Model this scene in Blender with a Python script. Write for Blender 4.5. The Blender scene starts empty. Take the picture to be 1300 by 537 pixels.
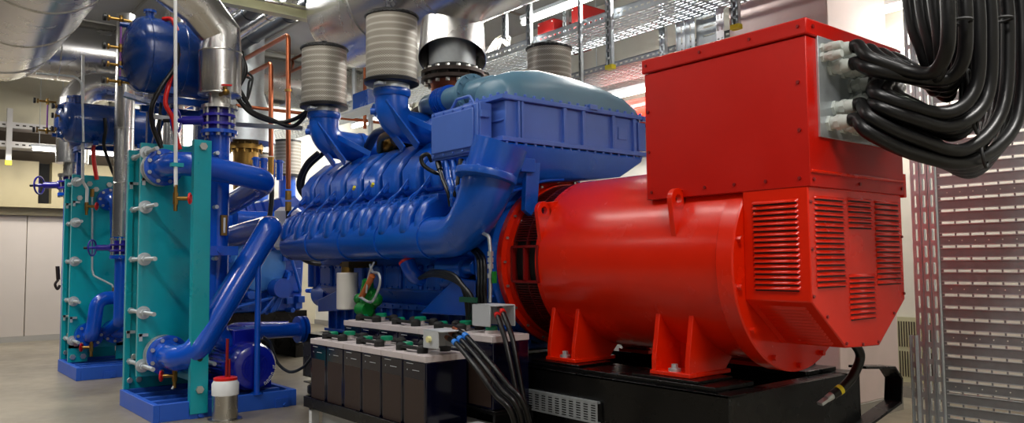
import bpy, bmesh, math, random
from mathutils import Vector, Matrix
random.seed(7)
PI = math.pi
COL = bpy.context.scene.collection
V = Vector
# ------------------------------------------------------------------ camera maths
F = 998.13
YAW, PIT, ROL = (math.radians(a) for a in (140.8187, 3.66275, -0.56242))
CAM = V((0, 0, 1.6))
_f = V((math.cos(YAW)*math.cos(PIT), math.sin(YAW)*math.cos(PIT), math.sin(PIT)))
_r = V((math.sin(YAW), -math.cos(YAW), 0)); _u = _r.cross(_f)
_r2 = math.cos(ROL)*_r + math.sin(ROL)*_u; _u2 = -math.sin(ROL)*_r + math.cos(ROL)*_u
def at(px, py, x=None, y=None, z=None):
    """the place a line of sight meets the plane x=, y= or z="""
    d = _r2*((px-650)/F) + _u2*(-(py-268.5)/F) + _f
    t = (x-CAM.x)/d.x if x is not None else (y-CAM.y)/d.y if y is not None else (z-CAM.z)/d.z
    return CAM + d*t

# ------------------------------------------------------------------ materials
def lin(c):
    return tuple(((v/255)/12.92 if v/255 <= .04045 else (((v/255)+.055)/1.055)**2.4) for v in c)
MATS = {}
def mat(name, rgb, rough=.4, metal=0., var=.08, vscale=4., bump=0., bscale=60., coat=0., spec=.5, rvar=.08, trans=0., emit=None, estr=0.):
    m = bpy.data.materials.new(name); m.use_nodes = True
    nt = m.node_tree; N = nt.nodes; L = nt.links; b = N['Principled BSDF']
    c = lin(rgb)
    tc = N.new('ShaderNodeTexCoord'); nz = N.new('ShaderNodeTexNoise'); nz.inputs['Scale'].default_value = vscale
    nz.inputs['Detail'].default_value = 5
    L.new(tc.outputs['Object'], nz.inputs['Vector'])
    mx = N.new('ShaderNodeMix'); mx.data_type = 'RGBA'
    mx.inputs[6].default_value = (*[v*(1-var) for v in c], 1); mx.inputs[7].default_value = (*[min(1, v*(1+var)) for v in c], 1)
    L.new(nz.outputs['Fac'], mx.inputs[0]); L.new(mx.outputs[2], b.inputs['Base Color'])
    mr = N.new('ShaderNodeMapRange'); mr.inputs[3].default_value = max(.02, rough-rvar); mr.inputs[4].default_value = min(1, rough+rvar)
    L.new(nz.outputs['Fac'], mr.inputs[0]); L.new(mr.outputs[0], b.inputs['Roughness'])
    b.inputs['Metallic'].default_value = metal; b.inputs['Coat Weight'].default_value = coat; b.inputs['Coat Roughness'].default_value = .12
    b.inputs['Specular IOR Level'].default_value = spec
    if trans: b.inputs['Transmission Weight'].default_value = trans
    if bump:
        n2 = N.new('ShaderNodeTexNoise'); n2.inputs['Scale'].default_value = bscale; L.new(tc.outputs['Object'], n2.inputs['Vector'])
        bp = N.new('ShaderNodeBump'); bp.inputs['Strength'].default_value = bump; bp.inputs['Distance'].default_value = .01
        L.new(n2.outputs['Fac'], bp.inputs['Height']); L.new(bp.outputs[0], b.inputs['Normal'])
    if emit:
        b.inputs['Emission Color'].default_value = (*lin(emit), 1); b.inputs['Emission Strength'].default_value = estr
    MATS[name] = m
    return m
mat('engine_blue', (4, 84, 190), .30, bump=.12, bscale=25, coat=.3, var=.12)
mat('pipe_blue', (4, 76, 188), .24, bump=.04, bscale=8, coat=.35, var=.08)
mat('tank_blue', (2, 60, 140), .26, bump=.05, bscale=5, coat=.4)
mat('base_blue', (30, 84, 186), .42, var=.08)
mat('motor_blue', (14, 30, 160), .22, coat=.5)
mat('valve_blue', (34, 24, 150), .3, coat=.3)
mat('cooler_blue', (78, 114, 200), .36, bump=.06, bscale=20, var=.1)
mat('hood_teal', (92, 134, 158), .33, bump=.05, bscale=20)
mat('teal', (0, 152, 166), .30, var=.08, coat=.2, bump=.03, bscale=10)
mat('red', (224, 34, 2), .25, coat=.1, spec=.4, var=.06, bump=.05, bscale=7)
mat('red_panel', (190, 18, 3), .34, spec=.35, var=.08, bump=.04, bscale=5)
mat('red_dark', (128, 10, 8), .4)
mat('red_plastic', (205, 24, 20), .35)
mat('shade_brown', (64, 54, 40), .8)
mat('cover_blue', (74, 144, 220), .35)
mat('red_deep', (92, 10, 6), .4)
mat('fascia_beige', (158, 146, 112), .5)
mat('black', (6, 6, 7), .28, var=.2, spec=.35, bump=.03)
mat('void', (4, 4, 5), .7)
mat('rubber', (9, 9, 11), .36, spec=.4)
mat('rubber_matt', (22, 22, 22), .7)
mat('steel', (196, 194, 190), .28, 1., var=.06)
mat('zinc', (200, 206, 210), .46, .8, var=.16, vscale=14)
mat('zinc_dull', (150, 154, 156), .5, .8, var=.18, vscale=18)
mat('aluminium', (204, 203, 202), .26, 1., var=.08, vscale=3)
mat('bolt', (205, 205, 200), .3, .9)
mat('copper', (170, 98, 68), .34, 1., var=.22, vscale=9)
mat('brass', (150, 118, 62), .38, 1., var=.15, vscale=20)
mat('exhaust_copper', (150, 84, 60), .42, 1., var=.35, vscale=7)
mat('rust_dark', (58, 48, 44), .5, .6, var=.3, vscale=9)
mat('white_paint', (222, 224, 226), .4)
mat('can_white', (216, 212, 206), .45)
mat('gland_grey', (192, 198, 192), .42)
mat('lid_grey', (200, 190, 190), .4)
mat('cover_grey', (186, 190, 194), .4)
mat('cap_green', (0, 130, 92), .35)
mat('valve_green', (10, 120, 40), .35)
mat('clamp_green', (6, 70, 50), .5)
mat('orange_wood', (176, 92, 40), .5)
mat('battery_case', (5, 6, 30), .12, coat=.2, spec=.5)
mat('battery_plate', (52, 38, 32), .5, var=.25, vscale=30)
mat('cream', (226, 220, 160), .4)
mat('yellow', (238, 222, 30), .4)
mat('blue_tape', (40, 120, 210), .4)
mat('beige_steel', (196, 196, 160), .45)
mat('dark_insulation', (60, 66, 74), .32, .7)
mat('filter_end', (26, 26, 28), .4)
mat('plastic_grey', (206, 206, 214), .4)
mat('purple_glass', (150, 90, 170), .15)
mat('ceiling_paint', (176, 176, 172), .8)
mat('wall_white', (226, 224, 212), .7, bump=.05, bscale=30)
mat('wall_beige', (206, 198, 172), .7)
mat('panel_grey', (180, 170, 160), .5, var=.03)
mat('pillar_paint', (214, 196, 192), .75, bump=.1, bscale=40)
mat('skirting_grey', (150, 146, 138), .6)
mat('concrete_lintel', (150, 140, 112), .7)
mat('tube_light', (255, 255, 250), .5, emit=(255, 250, 236), estr=14.)
def floor_mat():
    m = mat('floor', (160, 152, 138), .34, var=.0, rvar=.12, bump=.03, bscale=3)
    nt = m.node_tree; N = nt.nodes; L = nt.links; b = N['Principled BSDF']
    tc = N.new('ShaderNodeTexCoord'); a = N.new('ShaderNodeTexNoise'); a.inputs['Scale'].default_value = .8; a.inputs['Detail'].default_value = 8
    a.inputs['Roughness'].default_value = .65
    cr = N.new('ShaderNodeValToRGB'); e = cr.color_ramp.elements
    e[0].position = .3; e[0].color = (*lin((112, 104, 90)), 1); e[1].position = .72; e[1].color = (*lin((152, 142, 122)), 1)
    L.new(tc.outputs['Object'], a.inputs['Vector']); L.new(a.outputs['Fac'], cr.inputs[0])
    w = N.new('ShaderNodeTexNoise'); w.inputs['Scale'].default_value = 14; w.inputs['Detail'].default_value = 6; L.new(tc.outputs['Object'], w.inputs['Vector'])
    mx = N.new('ShaderNodeMix'); mx.data_type = 'RGBA'; mx.blend_type = 'MULTIPLY'; mx.inputs[0].default_value = .25
    L.new(cr.outputs[0], mx.inputs[6]); L.new(w.outputs['Fac'], mx.inputs[7]); L.new(mx.outputs[2], b.inputs['Base Color'])
floor_mat()
def filter_mat():
    m = mat('filter_mesh', (176, 166, 150), .5, .35, var=.05)
    nt = m.node_tree; N = nt.nodes; L = nt.links; b = N['Principled BSDF']
    tc = N.new('ShaderNodeTexCoord'); sp = N.new('ShaderNodeSeparateXYZ'); L.new(tc.outputs['Object'], sp.inputs[0])
    w = N.new('ShaderNodeTexWave'); w.bands_direction = 'Z'; w.inputs['Scale'].default_value = 4.6; w.inputs['Distortion'].default_value = .15
    L.new(tc.outputs['Object'], w.inputs['Vector'])
    cr = N.new('ShaderNodeValToRGB'); e = cr.color_ramp.elements
    e[0].position = .6; e[0].color = (*lin((154, 148, 137)), 1); e[1].position = .95; e[1].color = (*lin((192, 187, 176)), 1)
    L.new(w.outputs['Fac'], cr.inputs[0])
    # perforation: fine dots around the can
    at2 = N.new('ShaderNodeMath'); at2.operation = 'ARCTAN2'; L.new(sp.outputs[1], at2.inputs[0]); L.new(sp.outputs[0], at2.inputs[1])
    s1 = N.new('ShaderNodeMath'); s1.operation = 'MULTIPLY'; s1.inputs[1].default_value = 60; L.new(at2.outputs[0], s1.inputs[0])
    si = N.new('ShaderNodeMath'); si.operation = 'SINE'; L.new(s1.outputs[0], si.inputs[0])
    s2 = N.new('ShaderNodeMath'); s2.operation = 'MULTIPLY'; s2.inputs[1].default_value = 260; L.new(sp.outputs[2], s2.inputs[0])
    sj = N.new('ShaderNodeMath'); sj.operation = 'SINE'; L.new(s2.outputs[0], sj.inputs[0])
    mm = N.new('ShaderNodeMath'); mm.operation = 'MULTIPLY'; L.new(si.outputs[0], mm.inputs[0]); L.new(sj.outputs[0], mm.inputs[1])
    gt = N.new('ShaderNodeMath'); gt.operation = 'GREATER_THAN'; gt.inputs[1].default_value = .2; L.new(mm.outputs[0], gt.inputs[0])
    g2 = N.new('ShaderNodeMath'); g2.operation = 'MULTIPLY'; g2.inputs[1].default_value = .55; L.new(gt.outputs[0], g2.inputs[0])
    mx = N.new('ShaderNodeMix'); mx.data_type = 'RGBA'; L.new(g2.outputs[0], mx.inputs[0])
    L.new(cr.outputs[0], mx.inputs[6]); mx.inputs[7].default_value = (*lin((60, 56, 50)), 1)
    L.new(mx.outputs[2], b.inputs['Base Color'])
filter_mat()

# ------------------------------------------------------------------ geometry collector
def frame_of(d):
    d = d.normalized(); a = V((0, 0, 1)) if abs(d.z) < .9 else V((1, 0, 0))
    u = d.cross(a).normalized(); return d, u, d.cross(u).normalized()
class G:
    def __init__(s): s.bm = bmesh.new(); s.mi = 0
    def face(s, vs):
        try: f = s.bm.faces.new(vs); f.material_index = s.mi; return f
        except ValueError: return None
    def box(s, a, b):
        x0, x1 = sorted((a[0], b[0])); y0, y1 = sorted((a[1], b[1])); z0, z1 = sorted((a[2], b[2]))
        v = [s.bm.verts.new((x, y, z)) for x in (x0, x1) for y in (y0, y1) for z in (z0, z1)]
        for q in ((0,1,3,2), (4,6,7,5), (0,4,5,1), (2,3,7,6), (0,2,6,4), (1,5,7,3)): s.face([v[i] for i in q])
        return s
    def bar(s, p0, p1, w, h, up=(0, 0, 1)):
        p0 = V(p0); p1 = V(p1); d = (p1-p0).normalized(); up = V(up)
        sd = d.cross(up)
        if sd.length < 1e-4: sd = d.cross(V((0, 1, 0)))
        sd.normalize(); up = sd.cross(d).normalized()
        r = []
        for p in (p0, p1): r.append([s.bm.verts.new(p+sd*(w/2*i)+up*(h/2*j)) for i, j in ((-1,-1), (1,-1), (1,1), (-1,1))])
        for i in range(4): s.face([r[0][i], r[0][(i+1)%4], r[1][(i+1)%4], r[1][i]])
        s.face(r[0][::-1]); s.face(r[1]); return s
    def rings(s, rs, caps=True, close=False):
        n = len(rs[0]); k = len(rs)
        for a in range(k if close else k-1):
            b = (a+1) % k
            for i in range(n): s.face([rs[a][i], rs[a][(i+1)%n], rs[b][(i+1)%n], rs[b][i]])
        if caps and not close: s.face(rs[0][::-1]); s.face(rs[-1])
        return s
    def cyl(s, p0, p1, r, r2=None, n=20, caps=True):
        p0 = V(p0); p1 = V(p1); r2 = r if r2 is None else r2; d, u, w = frame_of(p1-p0)
        rs = [[s.bm.verts.new(p+u*(q*math.cos(2*PI*i/n))+w*(q*math.sin(2*PI*i/n))) for i in range(n)] for p, q in ((p0, r), (p1, r2))]
        return s.rings(rs, caps)
    def lathe(s, o, axis, prof, n=48, caps=True, a0=0):
        o = V(o); d, u, w = frame_of(V(axis))
        rs = [[s.bm.verts.new(o+d*h+u*(q*math.cos(2*PI*i/n+a0))+w*(q*math.sin(2*PI*i/n+a0))) for i in range(n)] for h, q in prof]
        return s.rings(rs, caps)
    def annulus(s, p0, p1, ri, ro, n=40):
        p0 = V(p0); p1 = V(p1); d, u, w = frame_of(p1-p0)
        rs = [[s.bm.verts.new(p+u*(q*math.cos(2*PI*i/n))+w*(q*math.sin(2*PI*i/n))) for i in range(n)] for p, q in ((p0, ri), (p0, ro), (p1, ro), (p1, ri))]
        return s.rings(rs, close=True)
    def torus(s, c, axis, R, r, n=32, m=8):
        c = V(c); d, u, w = frame_of(V(axis)); rs = []
        for i in range(n):
            a = 2*PI*i/n; e = u*math.cos(a)+w*math.sin(a)
            rs.append([s.bm.verts.new(c+e*(R+r*math.cos(2*PI*j/m))+d*(r*math.sin(2*PI*j/m))) for j in range(m)])
        return s.rings(rs, close=True)
    def tube(s, pts, r, n=12, caps=True):
        pts = [V(p) for p in pts]; k = len(pts); R = r if hasattr(r, '__len__') else [r]*k
        rs = []; t = (pts[1]-pts[0]).normalized(); _, u, w = frame_of(t)
        for i, p in enumerate(pts):
            t2 = (pts[min(i+1, k-1)]-pts[max(i-1, 0)])
            if t2.length < 1e-9: t2 = t
            t2.normalize(); ax = t.cross(t2)
            if ax.length > 1e-7:
                q = Matrix.Rotation(t.angle(t2), 3, ax); u = q @ u; w = q @ w
            t = t2
            rs.append([s.bm.verts.new(p+u*(R[i]*math.cos(2*PI*j/n))+w*(R[i]*math.sin(2*PI*j/n))) for j in range(n)])
        return s.rings(rs, caps)
    def prism(s, poly, axis, a, b):
        def P(u, v, h): return {'x': (h, u, v), 'y': (u, h, v), 'z': (u, v, h)}[axis]
        A = [s.bm.verts.new(P(u, v, a)) for u, v in poly]; B = [s.bm.verts.new(P(u, v, b)) for u, v in poly]
        return s.rings([A, B])
    def loft(s, secs, caps=True):
        return s.rings([[s.bm.verts.new(p) for p in q] for q in secs], caps)
    def ball(s, c, r, sc=(1, 1, 1), n=16):
        c = V(c); m = n//2; rs = []
        top = s.bm.verts.new(c+V((0, 0, r*sc[2]))); bot = s.bm.verts.new(c-V((0, 0, r*sc[2])))
        for j in range(1, m):
            p = PI*j/m; rs.append([s.bm.verts.new(c+V((r*sc[0]*math.sin(p)*math.cos(2*PI*i/n), r*sc[1]*math.sin(p)*math.sin(2*PI*i/n), r*sc[2]*math.cos(p)))) for i in range(n)])
        s.rings(rs, False)
        for i in range(n): s.face([top, rs[0][i], rs[0][(i+1)%n]]); s.face([bot, rs[-1][(i+1)%n], rs[-1][i]])
        return s
    def hexb(s, p, d, r=.014, h=.012): p = V(p); d = V(d).normalized(); return s.cyl(p-d*.002, p+d*h, r, r*.94, 6)
    def m(s, i): s.mi = i; return s
def arc(pts, rad, seg=7):
    """polyline with rounded corners"""
    pts = [V(p) for p in pts]; out = [pts[0]]
    for i in range(1, len(pts)-1):
        a, b, c = pts[i-1], pts[i], pts[i+1]; d1 = (a-b); d2 = (c-b)
        r = rad[i-1] if hasattr(rad, '__len__') else rad
        ang = d1.angle(d2)
        if ang > PI-.02: out.append(b); continue
        t = min(r/math.tan(ang/2), d1.length*.49, d2.length*.49); p, q = b+d1.normalized()*t, b+d2.normalized()*t
        rr = t*math.tan(ang/2); bis = (d1.normalized()+d2.normalized()).normalized(); o = b+bis*(rr/math.sin(ang/2))
        v1 = p-o; v2 = q-o; th = v1.angle(v2)
        for k in range(seg+1):
            f = k/seg; out.append(o+(v1*math.sin((1-f)*th)+v2*math.sin(f*th))/math.sin(th))
    out.append(pts[-1]); return out
def spline(pts, n=8):
    pts = [V(p) for p in pts]; P = [pts[0]*2-pts[1]]+pts+[pts[-1]*2-pts[-2]]; out = []
    for i in range(1, len(P)-2):
        a, b, c, d = P[i-1:i+3]
        for k in range(n):
            t = k/n; out.append(.5*((2*b)+(c-a)*t+(2*a-5*b+4*c-d)*t*t+(3*b-a-3*c+d)*t**3))
    out.append(pts[-1]); return out

# ------------------------------------------------------------------ object makers
ORG = {}
def tag(o, label=None, cat=None, group=None, kind=None):
    if label: o['label'] = label
    if cat: o['category'] = cat
    if group: o['group'] = group
    if kind: o['kind'] = kind
    return o
def thing(name, label, cat, loc, group=None):
    o = bpy.data.objects.new(name, None); COL.objects.link(o); o.location = loc; o.empty_display_size = .1
    ORG[o.name] = V(loc); return tag(o, label, cat, group)
def part(name, g, mats, parent=None, bevel=0., ang=35, label=None, loc=None, bseg=2, **tags):
    if isinstance(g.bm, bmesh.types.BMesh):
        bm = g.bm
    org = ORG[parent.name] if parent is not None else V(loc) if loc is not None else V((0, 0, 0))
    bmesh.ops.translate(bm, verts=bm.verts, vec=-org)
    bmesh.ops.recalc_face_normals(bm, faces=bm.faces)
    me = bpy.data.meshes.new(name); bm.to_mesh(me); bm.free()
    for m in ([mats] if isinstance(mats, str) else mats): me.materials.append(MATS[m])
    me.shade_smooth(); me.set_sharp_from_angle(angle=math.radians(ang))
    o = bpy.data.objects.new(name, me); COL.objects.link(o)
    if parent is not None: o.parent = parent; ORG[o.name] = org
    else: o.location = org; ORG[o.name] = org
    if bevel:
        b = o.modifiers.new('Bevel', 'BEVEL'); b.width = bevel; b.segments = bseg; b.limit_method = 'ANGLE'; b.angle_limit = math.radians(40)
    if label: o['label'] = label
    tag(o, **tags) if tags else None
    return o
EACH = {'collar', 'end_fitting', 'bolt', 'nut', 'marker_band', 'tie_rod', 'tie_nut', 'cooler_rib', 'shim_plate', 'foot_plate', 'pipe_band', 'seam', 'cross_beam', 'saddle_beam', 'post', 'hook', 'outer_frame_bar', 'flywheel_rib', 'cross_member', 'stub', 'brace', 'colour_ring', 'cover_rib', 'lug', 'carrying_bar', 'turbocharger'}
def islands(g):
    """split a collector into one collector per cluster of touching pieces"""
    bm = g.bm; bm.verts.ensure_lookup_table(); bm.verts.index_update(); seen = {}; comps = []
    for v in bm.verts:
        if v.index in seen: continue
        st = [v]; seen[v.index] = len(comps); c = []
        while st:
            q = st.pop(); c.append(q)
            for e in q.link_edges:
                o = e.other_vert(q)
                if o.index not in seen: seen[o.index] = len(comps); st.append(o)
        comps.append(c)
    bx = [(V([min(v.co[i] for v in c) for i in range(3)]), V([max(v.co[i] for v in c) for i in range(3)])) for c in comps]
    par = list(range(len(comps)))
    def find(i):
        while par[i] != i: i = par[i]
        return i
    for i in range(len(comps)):
        for j in range(i):
            if all(bx[i][0][k] <= bx[j][1][k]+.003 and bx[j][0][k] <= bx[i][1][k]+.003 for k in range(3)): par[find(i)] = find(j)
    groups = {}
    for i in range(len(comps)): groups.setdefault(find(i), set()).add(i)
    out = []
    for ids in groups.values():
        h = G(); mp = {}
        for i in ids:
            for v in comps[i]: mp[v.index] = h.bm.verts.new(v.co)
        for f in bm.faces:
            if seen[f.verts[0].index] in ids:
                nf = h.bm.faces.new([mp[v.index] for v in f.verts]); nf.material_index = f.material_index
        out.append(h)
    bm.free(); return out
_part = part
def part(name, g, mats, parent=None, **k):
    if parent is not None and name in EACH:
        r = [_part(name, h, mats, parent, **k) for h in islands(g)]; return r[0]
    return _part(name, g, mats, parent, **k)
def item(name, g, mats, label, cat, loc=None, group=None, **k):
    if loc is None:
        vs = [v.co for v in g.bm.verts]; zmin = min(v.z for v in vs)
        loc = (sum(v.x for v in vs)/len(vs), sum(v.y for v in vs)/len(vs), zmin)
    o = part(name, g, mats, None, loc=loc, **k); return tag(o, label, cat, group)
def struct(name, g, mats, **k):
    o = part(name, g, mats, None, **k); o['kind'] = 'structure'; return o
def kids(o): return [c for c in bpy.data.objects if c.parent == o]
def copy_tree(o, off=None, label=None, parent=None, children=None):
    if children is None:
        children = {}
        for c in bpy.data.objects:
            if c.parent: children.setdefault(c.parent.name, []).append(c)
    n = o.copy(); COL.objects.link(n)
    if parent is not None: n.parent = parent
    if off is not None: n.location = o.location+V(off)
    ORG[n.name] = ORG[o.name]+V(off if off is not None else (0, 0, 0))
    if label: n['label'] = label
    for c in children.get(o.name, []): copy_tree(c, None, None, n, children)
    return n
def bolts_circle(g, c, axis, R, k, r=.016, h=.02, a0=0.):
    c = V(c); d, u, w = frame_of(V(axis))
    for i in range(k):
        a = 2*PI*i/k+a0; g.hexb(c+u*(R*math.cos(a))+w*(R*math.sin(a)), d, r, h)
    return g
def perf(g, o, u, v, nu, nv, pu, pv, su, sv, t, mu=0., mv=0.):
    """plate with rows of slots. o corner, u/v unit dirs; margins mu, mv"""
    o = V(o); u = V(u); v = V(v); n = u.cross(v)
    W = nu*pu+2*mu; H = nv*pv+2*mv
    def slab(a, b, c, d):
        if b-a < 1e-5 or d-c < 1e-5: return
        q = [o+u*i+v*j+n*k for k in (0, t) for i, j in ((a, c), (b, c), (b, d), (a, d))]
        vs = [g.bm.verts.new(p) for p in q]
        for f in ((0,1,2,3), (7,6,5,4), (0,4,5,1), (1,5,6,2), (2,6,7,3), (3,7,4,0)): g.face([vs[i] for i in f])
    y = 0.
    for j in range(nv):
        y1 = mv+j*pv+(pv-sv)/2; slab(0, W, y, y1)
        x = 0.
        for i in range(nu):
            x1 = mu+i*pu+(pu-su)/2; slab(x, x1, y1, y1+sv); x = x1+su
        slab(x, W, y1, y1+sv); y = y1+sv
    slab(0, W, y, H); return g

# ================================================================== SETTING
XL, YB, ZC = -19.8, 9.3, 5.85
struct('floor', G().box((XL-.2, -6, -.2), (4, YB+.2, 0)), 'floor')
struct('ceiling', G().box((XL-.2, -6, ZC), (4, YB+.2, ZC+.2)), 'ceiling_paint')
struct('wall_left', G().box((XL-.2, -6, 0), (XL, YB, ZC)), 'wall_beige')
struct('trim_6', G().box((XL, 4.6, 2.87), (XL+.4, YB, ZC-.04)), 'wall_white')
struct('wall_back', G().box((XL, YB, 0), (4, YB+.2, ZC)), 'wall_white')
struct('wall_right', G().box((4, -6, 0), (4.2, YB, ZC)), 'wall_white')
g = G()
for i in range(9): g.box((XL, -4.2+i*1.36, .12), (XL+.06, -4.2+i*1.36+1.345, 2.7))
struct('trim_1', g, 'panel_grey', bevel=.006)
g = G().box((XL, -5, 2.7), (XL+.16, 8.5, 2.86)); struct('trim_2', g, 'concrete_lintel')
g = G().box((XL, -5, 2.86), (XL+.35, 2.74, 3.85)).box((XL, 2.99, 2.86), (XL+.35, 8.5, 3.85)).box((XL, 2.74, 2.86), (XL+.35, 2.99, 2.95)); struct('trim_3', g, 'fascia_beige')
struct('window_1', G().box((XL, 2.74, 2.95), (XL+.02, 2.99, 3.85)), 'void')
g = G().box((XL, -5, 4.66), (XL+.3, 8.5, 4.84)); struct('trim_4', g, 'wall_beige')
struct('shade_panel', G().box((XL, -5, 3.85), (XL+.03, 4.6, 4.66)), 'shade_brown')  # brown sheet with the shade behind the far trays put into its colour
struct('baseboard_left', G().box((XL, -5, 0), (XL+.09, 8.5, .12)), 'skirting_grey')
struct('baseboard_back', G().box((XL, YB-.03, 0), (4, YB, .12)), 'skirting_grey')
g = G()
for i in range(8):
    g.box((XL, 9.25-1.2*(i+1), ZC-.03), (4, 9.25-1.2*(i+1)+.04, ZC))
for i in range(10): g.box((XL+i*2.4, -6, ZC-.03), (XL+i*2.4+.04, YB, ZC))
struct('trim_5', g, 'skirting_grey')
# pillar behind the alternator
g = G().box((-5.1, 7.28, .16), (-3.95, 8.5, ZC)); struct('wall_pillar', g, 'pillar_paint', bevel=.012)
g = G().box((-5.12, 7.26, 0), (-3.93, 8.52, .16)); struct('baseboard_pillar', g, 'skirting_grey')
# ventilation grille at the foot of the back wall
g = G().box((-4.9, YB-.03, .18), (-3.9, YB-.012, .92)).m(1)
for r in range(2):
    for i in range(34): g.box((-4.88+i*.029, YB-.034, .24+r*.34), (-4.88+i*.029+.012, YB-.028, .53+r*.34))
item('ventilation_grille', g, ['beige_steel', 'rust_dark'], 'beige slotted ventilation grille low on the back wall right of the pillar', 'vent')

# ================================================================== RED ALTERNATOR
YC, ZS = 5.065, 1.60
alt = thing('alternator', 'huge red alternator on the black base frame with a box of black cables', 'generator', (-4.0, YC, .79))
g = G().lathe((0, YC, ZS), (1, 0, 0), [(-5.0, .66), (-5.0, .705), (-4.985, .72), (-3.17, .72)], 96, caps=False)
part('casing', g, 'red', alt)
g = G().lathe((0, YC, ZS-.04), (1, 0, 0), [(-3.19, .50), (-3.19, .735), (-3.18, .745), (-3.06, .745), (-3.05, .735), (-3.05, .5)], 96)
o = part('end_flange', g, 'red', alt)
g = G(); bolts_circle(g, (-3.05, YC, ZS-.04), (1, 0, 0), .70, 14, .022, .03, .2); part('bolt', g, 'red', o)
# adaptor ring and vent ring at the drive end
g = G().lathe((0, YC, ZS), (1, 0, 0), [(-5.50, .60), (-5.50, .765), (-5.47, .775), (-5.42, .775), (-5.41, .73), (-5.36, .72), (-5.36, .6)], 96)
o = part('drive_flange', g, 'red', alt)
g = G(); bolts_circle(g, (-5.405, YC, ZS), (1, 0, 0), .75, 22, .013, .016); part('bolt', g, 'bolt', o)
g = G()
for i in range(190):
    a = 2*PI*i/190; c, s = math.cos(a), math.sin(a)
    k = abs(((math.degrees(a)) % 360)-180)
    if k < 14: continue
    g.bar((-5.34, YC+.70*c, ZS+.70*s), (-4.99, YC+.70*c, ZS+.70*s), .009, .014, (0, c, s))
for x in (-5.34, -5.17, -5.0): g.annulus((x-.008, YC, ZS), (x+.008, YC, ZS), .675, .71, 72)
part('vent_screen', g, 'red_deep', alt, label='dark red slotted vent ring')
g = G().lathe((0, YC, ZS), (1, 0, 0), [(-5.36, .67), (-4.99, .67)], 48, caps=False); part('vent_shade', g, 'void', alt, label='dark inside behind the vent ring')  # black cylinder standing in for the shade inside the vent ring
g = G().annulus((-5.03, YC, ZS), (-4.985, YC, ZS), .62, .722, 96); part('casing_rim', g, 'red', alt)
g = G()
for dz in (-.17, .13): g.box((-5.34, YC-.725, ZS+dz-.01), (-5.0, YC-.69, ZS+dz+.01))
for x in (-5.34, -5.17, -5.0): g.box((x-.012, YC-.725, ZS-.17), (x+.012, YC-.69, ZS+.13))
part('inspection_frame', g, 'red_dark', alt)
# rear housing with louvres
hp = [(4.45, 1.335), (4.45, 2.05), (5.68, 2.05), (5.68, 1.31), (5.28, 1.015), (4.845, 1.03)]
g = G().prism(hp, 'x', -3.05, -2.58); hs = part('louvre_housing', g, 'red', alt, bevel=.008)
def louvres(g, gs, o, u, w, v, h, n, depth=.016):
    """n louvres stacked along v on a face; o = low corner, u along the slot, outward normal = u x v"""
    o = V(o); u = V(u); v = V(v).normalized(); nn = u.cross(v).normalized(); p = h/n
    for i in range(n):
        a = o+v*(i*p+p*.22)
        b0 = [a+nn*depth, a+v*(p*.22)+nn*(depth*1.1), a+v*(p*.62)+nn*.001, a+nn*.001]
        e = .012
        secs = [[q*1 for q in b0]]
        s0 = [a+u*0+nn*.001, a+v*(p*.2)+nn*.001, a+v*(p*.6)+nn*.001, a+nn*.0005]
        s1 = [q+u*e for q in b0]; s2 = [q+u*(w-e) for q in b0]; s3 = [q+u*w for q in s0]
        g.loft([s0, s1, s2, s3])
        q = [a-v*(p*.26)+u*(w*.03)+nn*.0015, a+u*(w*.03)+nn*.0015, a+u*(w*.97)+nn*.0015, a-v*(p*.26)+u*(w*.97)+nn*.0015]
        c = [x+nn*.0015 for x in q]; gs.loft([q, c])
def louvre_panel(*a, **k):
    g, gs = G(), G(); louvres(g, gs, *a, **k); o = part('louvre_panel', g, 'red', alt, ang=50); part('slot', gs, 'void', o)
louvre_panel((-2.98, 4.45, 1.40), (1, 0, 0), .33, (0, 0, 1), .58, 17)
d = V((0, 4.845-4.45, 1.03-1.335)).normalized()
louvre_panel((-2.99, 4.82, 1.05), (1, 0, 0), .34, -d, .42, 12)
def er(px, py): return at(px, py, x=-2.58)
for (x0, y0, x1, y1, n) in ((1037, 247, 1070, 366, 17), (1076.5, 249, 1105, 290, 6), (1113.5, 253, 1140, 362, 16), (1079.5, 347, 1110, 407, 9)):
    a = er(x0, y1); b = er(x1, y0); t = er(x0, y0)
    louvre_panel((-2.58, a.y, a.z), (0, 1, 0), b.y-a.y, (0, 0, 1), t.z-a.z, n)
g = G()
for y, z in ((4.47, 1.95), (4.47, 1.66), (4.47, 1.37), (5.66, 1.35), (5.66, 1.75), (5.5, 1.22), (4.62, 1.24), (4.84, 1.06), (5.26, 1.04), (5.05, 1.04)): g.hexb((-2.58, y, z), (1, 0, 0), .011, .01)
part('bolt', g, 'red_dark', hs)
# terminal box
g = G().box((-3.87, 4.445, 2.045), (-2.56, 5.69, 2.985)); tb = part('terminal_box', g, 'red_panel', alt, bevel=.006)
g = G().box((-3.885, 4.43, 2.99), (-2.545, 5.705, 3.095)); lid = part('lid', g, 'red_panel', tb, bevel=.01)
g = G()
for x in (-3.84, -3.35, -2.95, -2.60): g.hexb((x, 4.43, 3.045), (0, -1, 0), .011, .010)
for y in (4.5, 5.1, 5.65): g.hexb((-2.545, y, 3.045), (1, 0, 0), .014, .012)
for i in range(6): g.hexb((-3.82+i*.238, 4.445, 2.10), (0, -1, 0), .012, .010)
for z in (2.4, 2.7): g.hexb((-2.62, 4.445, z), (0, -1, 0), .013, .01); g.hexb((-3.84, 4.445, z), (0, -1, 0), .013, .01)
for y in (4.48, 5.05, 5.65): g.hexb((-2.56, y, 2.09), (1, 0, 0), .013, .01)
part('bolt', g, 'red_dark', tb)
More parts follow.
